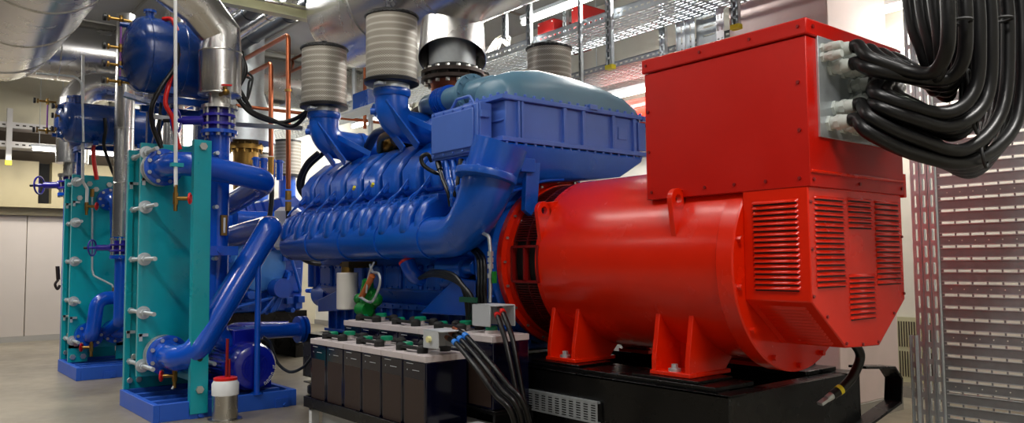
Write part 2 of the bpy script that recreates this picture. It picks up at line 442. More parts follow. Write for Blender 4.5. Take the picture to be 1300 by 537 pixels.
g = G().box((-2.58, 4.455, 2.13), (-2.548, 5.68, 2.15)).box((-2.60, 5.69, 2.03), (-2.56, 5.73, 2.20)); part('sill', g, 'red', tb, bevel=.006)
g = G().box((-2.562, 4.56, 2.36), (-2.545, 5.47, 3.0)); gp = part('gland_plate', g, 'zinc', tb, bevel=.002, label='bare aluminium cable entry plate')
# glands and cables
rows = [(1056, 66, 5), (1055, 87, 5), (1080, 110, 4), (1083, 129, 4), (1060, 138, 5), (1053, 157, 5)]
glands = []
def gland(y, z, r=.040):
    g = G().cyl((-2.545, y, z), (-2.525, y, z), r*1.3, n=6).cyl((-2.525, y, z), (-2.495, y, z), r*1.0, n=16).cyl((-2.495, y, z), (-2.465, y, z), r*1.25, n=8)
    g.lathe((0, y, z), (1, 0, 0), [(-2.465, r*1.12), (-2.43, r*1.08), (-2.415, r*.9)], 16)
    part('cable_gland', g, 'gland_grey', alt, ang=30)
for ri, (px, py, n) in enumerate(rows):
    p = at(px, py, x=-2.545)
    for k in range(n):
        y, z = p.y+k*.155, p.z
        gland(y, z)
        if k < (4 if ri not in (2, 3) else 3): glands.append((ri, k, y, z))
for px, py in ((1044, 62), (1044, 73)):
    p = at(px, py, x=-2.545); gland(p.y, p.z, .026)
# lugs
for x0 in (-4.985, -3.56):
    g = G().annulus((x0-.022, 4.40, 2.03), (x0+.022, 4.40, 2.03), .032, .078, 28)
    g.prism([(4.325, 2.02), (4.345, 1.86), (4.40, 1.60), (4.47, 1.57), (4.6, 1.9), (4.56, 2.12), (4.42, 2.10), (4.455, 2.06), (4.455, 1.985), (4.40, 1.965), (4.35, 1.985)], 'x', x0-.022, x0+.022)
    part('lifting_lug', g, 'red', alt, bevel=.004)
# feet
for sy in (1, -1):
    for x0, x1 in ((-4.93, -4.64), (-3.80, -3.50)):
        Y = (lambda y: y) if sy > 0 else (lambda y: 2*YC-y)
        poly = [(4.40, .80), (4.40, .90), (4.475, 1.31), (4.60, 1.31), (4.62, 1.2), (4.78, 1.03), (4.93, .93), (4.80, .80)]
        poly = [(Y(a), b) for a, b in poly]
        g = G()
        for x in (x0, x1): g.prism(poly, 'x', x-.02, x+.02)
        g.prism([(Y(4.68), .80), (Y(4.70), .80), (Y(4.70), 1.1), (Y(4.68), 1.1)], 'x', x0, x1)
        g.box((x0-.03, Y(4.39), .785), (x1+.03, Y(4.86), .815))
        f = part('foot', g, 'red', alt, bevel=.004)
        g = G().cyl(((x0+x1)/2, Y(4.45), .815), ((x0+x1)/2, Y(4.45), .835), .045, n=20).hexb(((x0+x1)/2, Y(4.45), .835), (0, 0, 1), .025, .03)
        part('bolt', g, 'zinc', f)
# conduit hanging under housing with metal lug and yellow band
p0 = at(1091, 440, x=-2.75); p0.z = 1.03
pts = [(-2.8, p0.y-.05, 1.06), at(1092, 450, x=-2.8), at(1084, 475, x=-2.82), at(1070, 492, x=-2.85), at(1056, 502, x=-2.88)]
g = G().tube(spline(pts), .033, 14)
ec = item('conduit_tail', g, 'rubber', 'short black cable tail hanging under the red louvred housing, silver lug at its end', 'cable')
e0, e1 = V(pts[-1]), V(pts[-2]); dd = (e0-e1).normalized()
o = G().cyl(e1+dd*.02, e1+dd*.05, .036, n=16); part('marker_band', o, 'yellow', ec, label='yellow marker band')
o = G().cyl(e0, e0+dd*.05, .028, .024, n=12); o.bar(e0+dd*.05, e0+dd*.12, .05, .02); part('cable_lug', o, 'zinc', ec, label='silver cable lug')

# cables: every gland carries one
CT = {}
def cable_pts(ri, k, y, z):
    s = V((-2.41, y, z)); m = k*.13
    # where each row turns upward: low point and riser, read in the plane of that row
    T = [((1105, 74), (1150, 90), (1183, 92), (1200, 70), (1204, 30), (1200, -60)),
         ((1105, 88), (1155, 98), (1200, 101), (1222, 78), (1226, 30), (1222, -60)),
         ((1110, 118), (1155, 135), (1205, 143), (1238, 112), (1243, 40), (1238, -60)),
         ((1110, 133), (1155, 150), (1210, 160), (1252, 125), (1258, 40), (1252, -60)),
         ((1105, 150), (1160, 176), (1225, 190), (1272, 140), (1280, 40), (1274, -60)),
         ((1105, 170), (1165, 197), (1235, 205), (1290, 155), (1298, 50), (1292, -60))][ri]
    dy = (y-glands[[q[0] for q in glands].index(ri)][2])
    out = [s, s+V((.05, 0, -.002))]
    X = [-2.28, -2.12, -1.98, -1.88, -1.84, -1.84]
    out = [s, s+V((.04, 0, 0))]
    dy0 = dy
    for j, (a, b) in enumerate(T):
        p = at(a, b, x=X[j]); f = [1., .95, .85, .8, .78, .78][j]
        out.append(p+V((-.125*k*(j/5), dy*f, (.012*k if j < 2 else -.01*k))))
    out.append(out[-1]+V((0, .05, 1.45)))
    return out
lab = ['top row', 'second row', 'third row', 'fourth row', 'fifth row', 'bottom row']
nth = ['first', 'second', 'third', 'fourth', 'last']
for ri, k, y, z in glands:
    g = G().tube(spline(cable_pts(ri, k, y, z), 7), .041, 14)
    n = sum(1 for q in glands if q[0] == ri)
    w = nth[k]
    item('power_cable', g, 'rubber', f'thick black power cable leaving the {w} gland in the {lab[ri]} on the red box', 'cable', group='power cables of the alternator', loc=(-2.41, y, z))
for i, (px, py, yy) in enumerate(((1221, 100, -1.93), (1228, 152, -1.93), (1240, 196, -1.93), (1208, 22, -1.84), (1262, 20, -1.84))):
    p = at(px, py, x=yy)+V((0, .12, 0)); g = G()
    ax = V((1, .2, .1)) if i < 3 else V((0, 0, 1))
    g.torus(p, ax, .075 if i < 3 else .06, .010, 24, 6)
    item('cable_tie', g, 'rubber_matt', ['thin black cable tie round the uppermost cables right of the red box', 'thin black cable tie round the middle cables right of the red box', 'thin black cable tie round the lowest cable bend', 'thin black cable tie high on the left risers of the cable bundle', 'thin black cable tie high on the right risers of the cable bundle'][i], 'cable tie')

# ================================================================== BASE FRAME
bf = thing('machine_skid', 'long black steel base frame under the red alternator and blue engine', 'base frame', (-6.2, YC, .2))
X0, X1, YA, YBf, ZT = -9.4, -3.06, 4.25, 5.93, .735
for ya, s in ((YA, 1), (YBf, -1)):
    g = G().box((X0, ya, .2), (X1, ya+s*.02, ZT)).box((X0, ya, ZT-.02), (X1, ya+s*.2, ZT)).box((X0, ya, .2), (X1, ya+s*.2, .22))
    part('side_beam', g, 'black', bf, bevel=.004)
g = G().box((X1-.02, YA+.02, .2), (X1, YBf-.02, ZT-.006)).box((X1-.14, YA+.2, ZT-.026), (X1-.02, YBf-.2, ZT-.004)); part('end_beam', g, 'black', bf, bevel=.004)
g = G().box((X0, YA+.02, .2), (X0+.02, YBf-.02, ZT)); part('end_beam', g, 'black', bf)
g = G()
for x in (-8.4, -7.2, -6.0, -4.2): g.box((x-.08, YA+.02, .3), (x+.08, YBf-.02, ZT-.03))
part('cross_beam', g, 'black', bf)
for ya in (4.30, 5.40):
    g = G().box((-5.45, ya, ZT), (-3.2, ya+.44, .765)); part('mounting_rail', g, 'black', bf, bevel=.004)
    g = G()
    for x0, x1 in ((-5.08, -4.5), (-3.95, -3.36)): g.box((x0, ya+.03, .765), (x1, ya+.42, .784))
    part('shim_plate', g, 'black', bf, bevel=.003)
g = G(); w = .13
hp2 = [at(1092, 466, x=-3.0), at(1129, 466, x=-3.0), at(1138, 480, x=-3.0), at(1137, 510, x=-3.0), at(1094, 541, x=-3.0)]
hp2 = [V((-3.0, p.y, p.z)) for p in hp2]
for a, b in zip(hp2[:-1], hp2[1:]): g.bar(a-(b-a).normalized()*.008, b+(b-a).normalized()*.008, .014, .014)
bm2 = g.bm
g2 = G()
for a, b in zip(hp2[:-1], hp2[1:]):
    dn = (b-a).normalized(); nn = V((0, -dn.z, dn.y)); e = .008
    g2.loft([[a-dn*e+nn*.01+V((-.09, 0, 0)), a-dn*e-nn*.01+V((-.09, 0, 0)), a-dn*e-nn*.01+V((.05, 0, 0)), a-dn*e+nn*.01+V((.05, 0, 0))],
             [b+dn*e+nn*.01+V((-.09, 0, 0)), b+dn*e-nn*.01+V((-.09, 0, 0)), b+dn*e-nn*.01+V((.05, 0, 0)), b+dn*e+nn*.01+V((.05, 0, 0))]])
g.bm.free(); part('side_bracket', g2, 'black', bf, bevel=.004)
# vibration mounts
for i, (x, y, t) in enumerate(((-9.15, 4.36, 'round black vibration mount under the far near-side corner of the black frame'), (-3.4, 4.36, 'round black vibration mount under the near front corner of the base frame'), (-9.15, 5.8, 'round black vibration mount under the far rear corner of the base frame'), (-3.4, 5.8, 'round black vibration mount under the near rear corner of the base frame'))):
    vm = thing('vibration_mount', t, 'vibration mount', (x, y, 0), 'vibration mounts under the base frame')
    g = G().lathe((x, y, 0), (0, 0, 1), [(0, .13), (.02, .15), (.10, .15), (.115, .12)], 32); part('rubber_pad', g, 'dark_insulation', vm)
    g = G().box((x-.16, y-.14, .135), (x+.16, y+.14, .15)); part('top_plate', g, 'black', vm)
    g = G().cyl((x, y, .115), (x, y, .2), .022, n=14).hexb((x, y, .15), (0, 0, 1), .04, .03); part('stud', g, 'zinc', vm)

# perforated tray piece on the frame side
a = at(666, 495, y=4.2); b = at(757, 507, y=4.2)
g = G(); perf(g, (-5.0, 4.215, .40), (1, 0, 0), (0, 0, 1), 10, 8, .08, .0185, .05, .010, .003, mu=.005, mv=.004)
g.box((-5.0, 4.212, .54), (-4.19, 4.245, .555)).box((-5.0, 4.212, .393), (-4.19, 4.245, .403))
pt = item('perforated_cover', g, 'zinc', 'small galvanised perforated tray strip fixed to the black base frame side', 'cable tray')

# ================================================================== ENGINE
en = thing('gas_engine', 'big blue sixteen-cylinder engine beside the red alternator, four round air filters on top', 'engine', (-7.4, 5.1, .735))
g = G().prism([(4.52, .76), (4.52, 1.15), (4.40, 1.30), (4.40, 1.75), (4.62, 2.2), (4.95, 2.35), (5.25, 2.35), (5.6, 2.2), (5.8, 1.75), (5.8, 1.3), (5.68, 1.15), (5.68, .76)], 'x', -9.25, -5.75)
part('crankcase', g, 'engine_blue', en, bevel=.03)
g = G().lathe((0, YC, ZS), (1, 0, 0), [(-5.85, .70), (-5.80, .79), (-5.56, .79), (-5.50, .74)], 64)
part('flywheel_housing', g, 'engine_blue', en, bevel=.01)
g = G()
for i in range(16):
    a = 2*PI*i/16; g.bar((-5.62, YC+.66*math.cos(a), ZS+.66*math.sin(a)), (-5.62, YC+.86*math.cos(a), ZS+.86*math.sin(a)), .02, .07, (1, 0, 0))
part('flywheel_rib', g, 'engine_blue', en, bevel=.004)
for i in range(8):
    x = -9.02+i*.405
    g = G().box((x-.15, 4.36, 1.32), (x+.15, 4.41, 1.58)); c = part('crankcase_door', g, 'engine_blue', en, bevel=.02)
    g = G()
    for sx in (-.12, 0, .12):
        for z in (1.345, 1.555): g.hexb((x+sx, 4.36, z), (0, -1, 0), .014, .014)
    part('bolt', g, 'engine_blue', c)
g = G()
for i in range(15): g.box((-9.15+i*.22, 4.47, .80), (-9.13+i*.22, 4.53, 1.12))
g.box((-9.2, 4.46, 1.10), (-5.85, 4.54, 1.16)).box((-9.2, 4.44, .765), (-5.85, 4.54, .80))
for i in range(20): g.hexb((-9.05+i*.165, 4.46, 1.13), (0, -1, 0), .015, .012)
part('oil_pan_rib', g, 'engine_blue', en, bevel=.004)
XC = [-9.20+i*.405 for i in range(8)]
for bank in (1, -1):
    Y = (lambda y: y) if bank > 0 else (lambda y: 2*5.12-y)
    for i, x in enumerate(XC):
        w = .158
        # head block
        g = G().prism([(Y(4.30), 2.02), (Y(4.24), 2.30), (Y(4.62), 2.62), (Y(4.9), 2.3), (Y(4.62), 1.9)], 'x', x-w+.01, x+w-.01)
        part('cylinder_head', g, 'engine_blue', en, bevel=.02)
        # rocker cover: rounded box narrowing upwards
        prof = [(4.19, 2.30), (4.18, 2.54), (4.29, 2.69), (4.50, 2.86), (4.66, 2.90), (4.82, 2.82), (4.70, 2.5), (4.42, 2.26)]
        g = G().prism([(Y(a), b) for a, b in prof], 'x', x-w, x+w); rc = part('rocker_cover', g, 'engine_blue', en, bevel=.045, ang=50, bseg=4)
        g = G()
        g.bar((x+.0, Y(4.19), 2.33), (x+.0, Y(4.19), 2.50), .05, .018, (0, 1, 0))
        g.bar((x+.03, Y(4.195), 2.36), (x+.10, Y(4.195), 2.50), .04, .014, (0, 1, 0))
        part('cover_rib', g, 'engine_blue', rc, bevel=.004)
        if bank > 0:
            # ports that join the big pipe
            for xa_, xb_, e in ((x-.175, x-.02, 0.), (x+.03, x+.15, .035)):
                g = G().prism([(4.35, 2.20), (4.14, 2.24), (3.995+e, 2.17), (3.925+e, 2.05), (3.90+e, 1.90), (4.0, 1.78), (4.2, 1.85)], 'x', xa_, xb_)
                part('intake_port', g, 'engine_blue', en, bevel=.045, bseg=4, ang=50)
            g = G().box((x-.03, 4.06, 1.95), (x+.04, 4.12, 2.2)); part('port_recess', g, 'engine_blue', en)
            g = G().box((x-.16, 4.16, 2.17), (x+.15, 4.3, 2.26)).box((x-.10, 4.10, 2.12), (x-.02, 4.2, 2.24))
            g.hexb((x-.14, 4.16, 2.225), (0, -1, 0), .02, .02).hexb((x+.04, 4.16, 2.225), (0, -1, 0), .02, .02)
            part('port_flange', g, 'engine_blue', en, bevel=.008)
            g = G()
            g.tube(spline([(x-.02, 4.18, 2.44), (x+.06, 4.08, 2.36), (x+.05, 4.0, 2.27), (x-.03, 3.97, 2.19), (x-.10, 4.02, 2.24), (x-.10, 4.15, 2.33)], 6), .010, 8)
            pass
            part('ignition_cable', g, 'engine_blue', en)
            g = G().cyl((x-.02, 4.12, 2.33), (x-.05, 4.28, 2.45), .028, .035, 12)
            part('spark_plug_cap', g, 'engine_blue', en)
for i in (4, 5):
    x = XC[i]-.06; g = G().cyl((x, 4.02, 2.40), (x+.06, 4.0, 2.42), .016, n=8); part('cable_tag', g, 'yellow', en, label='small yellow cable tag')
# big intake pipe and elbow
pth = arc([(-9.35, 4.1, 1.835), (-5.75, 4.1, 1.835), (-5.42, 4.08, 2.12), (-5.30, 4.20, 2.62)], [.6, .5], 12)
n = len(pth); rad = [.19]*n
for i, p in enumerate(pth): rad[i] = .19+.05*max(0, min(1, (p.z-1.84)/.6))
g = G().tube(pth, rad, 40); g.ball((-9.35, 4.1, 1.835), .19, (.5, 1, 1), 24); mp = part('mixture_pipe', g, 'engine_blue', en, ang=60, label='thick blue pipe sweeping up to the charge cooler')
g = G()
for x in (-8.62, -7.80, -7.0, -6.2): g.annulus((x-.012, 4.1, 1.835), (x+.012, 4.1, 1.835), .185, .203, 40)
part('pipe_band', g, 'engine_blue', mp)
k = max(i for i, p in enumerate(pth) if p.z < 2.36); c = pth[k]; dd = (pth[k+1]-pth[k]).normalized()
dd = V((.05, .22, .97)).normalized(); c = at(617, 224, x=-5.32)
g = G().lathe(c, dd, [(-.03, .2), (-.03, .265), (.0, .27), (.03, .265), (.03, .2)], 40)
bolts_circle(g, c+dd*.0, dd, .25, 10, .018, .04); part('pipe_flange', g, 'engine_blue', en, bevel=.004)
# block between elbow and cooler hopper
g = G().loft([[V((x, y, 2.63)) for x, y in ((-5.70, 4.18), (-5.21, 4.18), (-5.21, 5.93), (-5.70, 5.93))],
              [V((x, y, 2.58)) for x, y in ((-5.70, 4.19), (-5.21, 4.19), (-5.21, 5.93), (-5.70, 5.93))],
              [V((x, y, z)) for x, y, z in ((-5.66, 4.25, 2.33), (-5.27, 4.25, 2.33), (-5.27, 5.68, 2.42), (-5.66, 5.68, 2.42))],
              [V((x, y, z)) for x, y, z in ((-5.60, 4.3, 2.27), (-5.32, 4.3, 2.27), (-5.32, 5.2, 2.36), (-5.60, 5.2, 2.36))]])
hop = part('cooler_hopper', g, 'engine_blue', en, bevel=.02)
g = G().prism([(4.45, 2.61), (4.62, 2.61), (4.56, 2.05), (4.50, 2.0), (4.42, 2.05)], 'x', -5.30, -5.24).box((-5.33, 4.34, 2.38), (-5.19, 4.50, 2.50))
part('support_bracket', g, 'engine_blue', en, bevel=.006)
# charge cooler
cx0, cx1, cy0, cy1, cz0, cz1 = -5.74, -5.23, 4.20, 5.92, 2.66, 3.00
g = G().box((cx0, cy0, cz0), (cx1, cy1, cz1)); ic = part('charge_cooler', g, 'cooler_blue', en, bevel=.01)
for z, nm in ((cz0-.025, 'lower_flange'), (cz1, 'upper_flange')):
    g = G().box((cx0-.03, cy0-.06, z-.0), (cx1+.035, cy1+.08, z+.04))
    for i in range(17): g.hexb((cx1+.012, cy0+.0+i*.107, z+(.04 if nm[0] == 'u' else 0)), (0, 0, 1 if nm[0] == 'u' else -1), .017, .026)
    for i in range(5): g.hexb((cx0+.05+i*.1, cy0-.035, z+(.04 if nm[0] == 'u' else 0)), (0, 0, 1 if nm[0] == 'u' else -1), .017, .026)
    part(nm, g, 'cooler_blue', ic, bevel=.004)
g = G()
for a, b in ((4.32, 4.345), (4.36, 4.385), (4.86, 4.90), (5.10, 5.14), (5.50, 5.54), (5.80, 5.84)): g.box((cx1-.005, a, cz0+.01), (cx1+.03, b, cz1))
for z in (cz0+.12,): g.box((cx0+.02, cy0-.012, z+.04), (cx1-.02, cy0, z+.055))
part('cooler_rib', g, 'cooler_blue', ic, bevel=.004)
g = G().box((cx1-.002, 5.60, 2.78), (cx1+.008, 5.72, 2.90)).box((cx1-.002, cy1-.05, cz0+.03), (cx1+.028, cy1+.055, cz1-.03)); part('cooler_plate', g, 'cooler_blue', ic, bevel=.004)
g = G().cyl((cx1+.03, 5.20, cz1+.055), (cx1+.03, 5.27, cz1+.055), .02, n=10).box((cx1, 5.18, cz1+.02), (cx1+.05, 5.28, cz1+.07)).box((cx1, 5.93, cz1-.01), (cx1+.05, 6.04, cz1+.04)); part('clamp', g, 'cooler_blue', ic, bevel=.003)
# hood over the cooler
def hood_sec(y, h, w0, w1, zb=3.04, n=22):
    o = []; c = (w0+w1)/2; hw = (w1-w0)/2
    for i in range(n+1):
        a = PI*i/n; ca, sa = math.cos(a), math.sin(a)
        o.append(V((c-hw*math.copysign(abs(ca)**.75, ca), y, zb+h*abs(sa)**.62)))
    return o
secs = [hood_sec(y, h, a, b) for y, h, a, b in ((4.22, .16, -5.70, -5.3), (4.27, .22, -5.74, -5.26), (4.42, .28, -5.76, -5.24), (4.7, .33, -5.76, -5.24), (5.1, .32, -5.76, -5.24), (5.45, .28, -5.76, -5.24), (5.75, .21, -5.76, -5.24), (5.9, .12, -5.75, -5.25), (5.96, .04, -5.74, -5.27))]
g = G().loft(secs); hd = part('cooler_hood', g, 'hood_teal', en, ang=60, label='smooth pale teal-blue hood over the charge cooler')
pc = arc([(-7.3, 4.85, 3.2), (-6.95, 4.52, 3.26), (-6.2, 4.42, 3.22), (-5.75, 4.42, 3.18), (-5.45, 4.6, 3.17)], .3, 6)
k = len(pc); g = G().tube(pc, [.11+.045*min(1, max(0, (p.x+6.25)/.5)) for p in pc], 32); part('turbo_pipe', g, 'hood_teal', en, ang=60)
dd = V((1, -.03, -.05)).normalized(); c = V((-6.0, 4.42, 3.2))
g = G().lathe(c, dd, [(-.03, .12), (-.03, .2), (.02, .2), (.02, .15)], 36); bolts_circle(g, c+dd*.02, dd, .178, 12, .014, .02); part('turbo_flange', g, 'hood_teal', en)
g = G()
c2 = V((-6.62, 4.475, 3.24)); d2 = V((1, -.1, -.04)).normalized()
for j in range(5): g.annulus(c2+d2*(j*.045), c2+d2*(j*.045+.028), .09, .145, 28)
part('pipe_coupling', g, 'pipe_blue', en)
# junction box on the near side
jx0, jx1, jy = -6.09, -5.37, 4.0
def jb(px, py, y=jy): return at(px, py, y=y)
j = [jb(546, 146), jb(611, 129), jb(606, 194), jb(545, 203)]
z0, z1 = 2.555, 2.975
g = G().box((jx0, jy, z0), (jx1, jy+.16, z1)); jo = part('junction_box', g, 'cooler_blue', en, bevel=.012)
g = G().box((jx0+.04, jy-.02, z0+.04), (jx1-.04, jy, z1-.04)); part('cover', g, 'cooler_blue', jo, bevel=.008)
g = G().box((jx0-.015, jy+.02, z0-.01), (jx0, jy+.06, z1+.01)).box((jx1, jy+.02, z0), (jx1+.02, jy+.14, z1)).box((jx0, jy+.03, z1), (jx1, jy+.07, z1+.015)).box((jx0, jy+.03, z0-.015), (jx1, jy+.07, z0))
for q in range(5):
    g.hexb((jx0+.06+q*.15, jy-.0, z0+.02), (0, -1, 0), .012, .015); g.hexb((jx0+.06+q*.15, jy-.0, z1-.02), (0, -1, 0), .012, .015)
for z in (z0+.1, z1-.1): g.box((jx1+.02, jy+.01, z-.03), (jx1+.05, jy+.1, z+.03))
g.tube(arc([(jx0+.25, jy+.05, z1), (jx0+.35, jy+.05, z1+.09), (jx0+.55, jy+.05, z1+.09), (jx0+.62, jy+.05, z1)], .05), .014, 8)
part('hinge', g, 'cooler_blue', jo, bevel=.003)
g = G().bar((jx1-.1, jy+.12, z0+.1), (cx0+.3, cy0+.02, z0+.1), .06, .02).bar((jx0+.2, jy+.14, z1-.1), (jx0+.2, 4.5, z1-.15), .05, .05).bar((jx1-.1, jy+.14, z0-.02), (-5.5, 4.3, z0-.02), .05, .02); part('box_bracket', g, 'cooler_blue', jo)
fc = [(556, 208, 572, 262, 'black'), (567, 207, 575, 262, 'b'), (576, 207, 583, 262, 'b'), (586, 205, 574, 255, 'black'), (596, 203, 583, 285, 'b'), (591, 207, 579, 283, 'b')]
for (a, b, c, d, kind) in fc:
    p0 = at(a, b-2, y=4.05); p1 = at((a*2+c)/3, (b*2+d)/3, y=4.0); p2 = at((a+2*c)/3+2, (b+2*d)/3, y=3.96); p3 = at(c, d, y=3.97)
    sp = spline([p0, p1, p2, p3], 6); g = G().tube(sp, .018 if kind == 'black' else .026, 10)
    if kind != 'black':
        for q in sp[3:-2:4]:
            g.ball(q, .034, n=8)
    else: g.cyl(p0, p0+(p1-p0)*.5, .028, n=10)
    part('control_cable', g, 'rubber' if kind == 'black' else 'engine_blue', jo)
g = G().tube(spline([at(548, 205, y=4.05), at(543, 196, y=4.0), at(535, 200, y=3.96), at(538, 210, y=3.98), at(552, 219, y=4.06), at(560, 220, y=4.15)], 6), .02, 10); part('control_cable', g, 'rubber', jo)
# air filters
def air_filter(x, y, s):
    # elbow below: down then towards engine middle
    yi = 1 if s > 0 else -1
    g = G().tube(arc([(x, y, 3.42), (x, y, 3.02), (x+.02, y+.75*yi, 2.98)], .32, 10), .17, 32)
    e = part('intake_elbow', g, 'engine_blue', en, ang=60)
    g = G().lathe((x, y, 3.30), (0, 0, 1), [(0, .18), (.03, .195), (.06, .195), (.10, .175)], 36); g.annulus((x+.01, y+.45*yi, 2.98), (x+.015, y+.50*yi, 2.98), .165, .20, 32)
    g.cyl((x-.12, y-.12*yi, 3.16), (x-.15, y-.16*yi, 3.16), .035, n=12); part('collar', g, 'engine_blue', e)
    for dx, a in ((-.17, -.07), (.10, .13)):
        g = G().bar((x+dx-.02, y-.12*yi, 3.22), (x+dx+.24, y+.10*yi, 2.76), .12, .02, (.2, 1, .3)); part('brace', g, 'engine_blue', e, bevel=.003)
    g = G().bar((x+.16, y+.1*yi, 3.08), (x+.62, y+.28*yi, 2.84), .02, .06); part('brace', g, 'engine_blue', e, bevel=.003)
    g = G().lathe((x, y, 0), (0, 0, 1), [(3.475, .262), (4.125, .262)], 64, caps=False)
    org = None
    f = part('air_filter', g, 'filter_mesh', en, label='round perforated metal air filter with black end caps')
    # object space centred on the can for its perforation
    me = f.data; off = V((x, y, 3.43))-ORG[f.name]; me.transform(Matrix.Translation(-off)); f.location = off; ORG[f.name] = V((x, y, 3.43))
    g = G().lathe((x, y, 0), (0, 0, 1), [(3.43, .16), (3.425, .255), (3.435, .28), (3.465, .285), (3.48, .265), (3.48, .16)], 64); part('end_cap', g, 'filter_end', f)
    g = G().lathe((x, y, 0), (0, 0, 1), [(4.12, .262), (4.125, .274), (4.15, .274), (4.165, .255), (4.165, .02)], 64)
    for i in range(36): g.ball((x+.272*math.cos(i*PI/18), y+.272*math.sin(i*PI/18), 4.137), .012, n=6)
    part('end_cap', g, 'filter_end', f)
    g = G().cyl((x, y, 4.16), (x, y, 4.19), .035, n=16).cyl((x, y, 4.19), (x, y, 4.24), .025, .03, 12); part('wing_nut', g, 'filter_end', f)
    g = G().lathe((x, y, 0), (0, 0, 1), [(3.37, .172), (3.37, .186), (3.425, .186), (3.425, .172)], 48).box((x+.06, y-.24, 3.385), (x+.15, y-.17, 3.41)).cyl((x+.02, y-.2, 3.397), (x+.17, y-.17, 3.397), .01, n=8); part('hose_clamp', g, 'zinc', f)
air_filter(-6.97, 4.1, 1); air_filter(-8.53, 4.1, 1); air_filter(-6.9, 6.22, -1); air_filter(-8.53, 6.22, -1)
# valley: turbo housings, pipes and hoses
g = G().cyl((-8.9, 5.1, 2.72), (-6.0, 5.1, 2.72), .24, n=28)
for x in (-8.4, -7.6, -6.8): g.annulus((x-.02, 5.1, 2.72), (x+.02, 5.1, 2.72), .2, .28, 28)
part('valley_manifold', g, 'engine_blue', en)
for x, yy in ((-7.9, 4.9), (-6.55, 5.0)):
    g = G().lathe((x, yy, 3.05), (.2, -1, 0), [(-.2, .1), (-.18, .2), (-.05, .25), (.08, .24), (.14, .16), (.28, .14)], 32); g.tube(arc([(x, yy, 3.05), (x-.1, yy+.1, 3.35), (-7.35, 5.1, 3.45)], .15), .10, 16)
    part('turbocharger', g, 'rust_dark', en)
g = G().lathe((-7.34, 5.12, 0), (0, 0, 1), [(3.25, .2), (3.3, .24), (3.62, .25), (3.66, .27)], 32).cyl((-7.0, 4.85, 3.0), (-7.2, 5.0, 3.4), .1, .13, 16); part('exhaust_elbow', g, 'exhaust_copper', en, label='copper-coloured exhaust elbow')
g = G().lathe((-7.34, 5.12, 0), (0, 0, 1), [(3.66, .2), (3.66, .36), (3.70, .36), (3.70, .2)], 48).lathe((-7.34, 5.12, 0), (0, 0, 1), [(3.74, .2), (3.74, .36), (3.78, .36), (3.78, .22)], 48)
for i in range(16): g.cyl((-7.34+.31*math.cos(i*PI/8), 5.12+.31*math.sin(i*PI/8), 3.62), (-7.34+.31*math.cos(i*PI/8), 5.12+.31*math.sin(i*PI/8), 3.82), .014, n=8)
fl = part('exhaust_flange', g, 'rust_dark', en)
g = G()
for i in range(16):
    for z in (3.62, 3.78): g.cyl((-7.34+.31*math.cos(i*PI/8), 5.12+.31*math.sin(i*PI/8), z), (-7.34+.31*math.cos(i*PI/8), 5.12+.31*math.sin(i*PI/8), z+.03), .026, n=6)
part('nut', g, 'bolt', fl)
g = G().tube(spline([(-8.4, 4.6, 2.98), (-7.9, 4.45, 3.08), (-7.4, 4.4, 3.05), (-7.0, 4.5, 3.1)], 8), .055, 14); part('rubber_hose', g, 'dark_insulation', en)
g = G().tube(spline([(-8.0, 4.55, 2.9), (-7.7, 4.4, 3.0), (-7.35, 4.35, 3.0)], 8), .04, 12)
for q in ((-7.9, 4.6, 2.95), (-7.6, 4.55, 3.0)): g.ball(q, .09, n=12)
part('pipe_fitting', g, 'brass', en)
# things low on the near side
p = at(438, 368, y=4.05)
ofl = G().lathe((p.x, 4.08, 0), (0, 0, 1), [(1.095, .10), (1.105, .118), (1.49, .118), (1.50, .11)], 36); o = part('oil_filter', ofl, 'can_white', en, label='white canister oil filter')
g = G().cyl((p.x, 4.08, 1.50), (p.x, 4.08, 1.56), .07, n=20).box((p.x-.08, 4.05, 1.55), (p.x+.08, 4.42, 1.62)).cyl((p.x-.13, 4.08, 1.585), (p.x-.03, 4.08, 1.585), .03, n=12); part('filter_head', g, 'brass', en)
# green hand pump with wooden lever
pc0 = at(468, 380, y=4.08)
g = G().lathe(pc0, (-.2, -1, 0), [(-.1, .06), (-.06, .12), (.0, .13), (.05, .10), (.08, .05)], 20)
g.cyl(pc0+V((0, 0, -.18)), pc0+V((0, 0, .22)), .07, .05, 14).cyl(pc0+V((.02, -.05, .05)), pc0+V((.06, -.05, .2)), .06, .05, 12).cyl(pc0+V((-.08, -.06, -.1)), pc0+V((.1, -.06, -.1)), .07, n=12).cyl(pc0+V((-.2, 0, .0)), pc0+V((.2, 0, -.02)), .04, n=12).ball(pc0+V((.16, 0, .0)), .07, n=12).ball(pc0+V((-.17, -.02, .0)), .06, n=12).ball(pc0+V((0, 0, -.16)), .07, n=12)
hpm = part('hand_pump', g, 'valve_green', en, label='bright green hand pump')
a, b = at(459, 377, y=3.98), at(473, 350, y=3.98)
g = G().cyl(a, b, .032, n=14); part('pump_lever', g, 'orange_wood', hpm, label='orange-brown grip')
g = G().tube(spline([a+V((0, -.02, 0)), at(472, 383, y=3.98), at(482, 362, y=3.98), at(481, 348, y=3.98), at(473, 345, y=4.0), at(470, 336, y=4.02)], 6), .014, 8).tube(spline([at(465, 372, y=3.96), at(468, 350, y=3.96), at(475, 333, y=3.96)], 6), .01, 8); part('steel_hose', g, 'zinc', hpm)
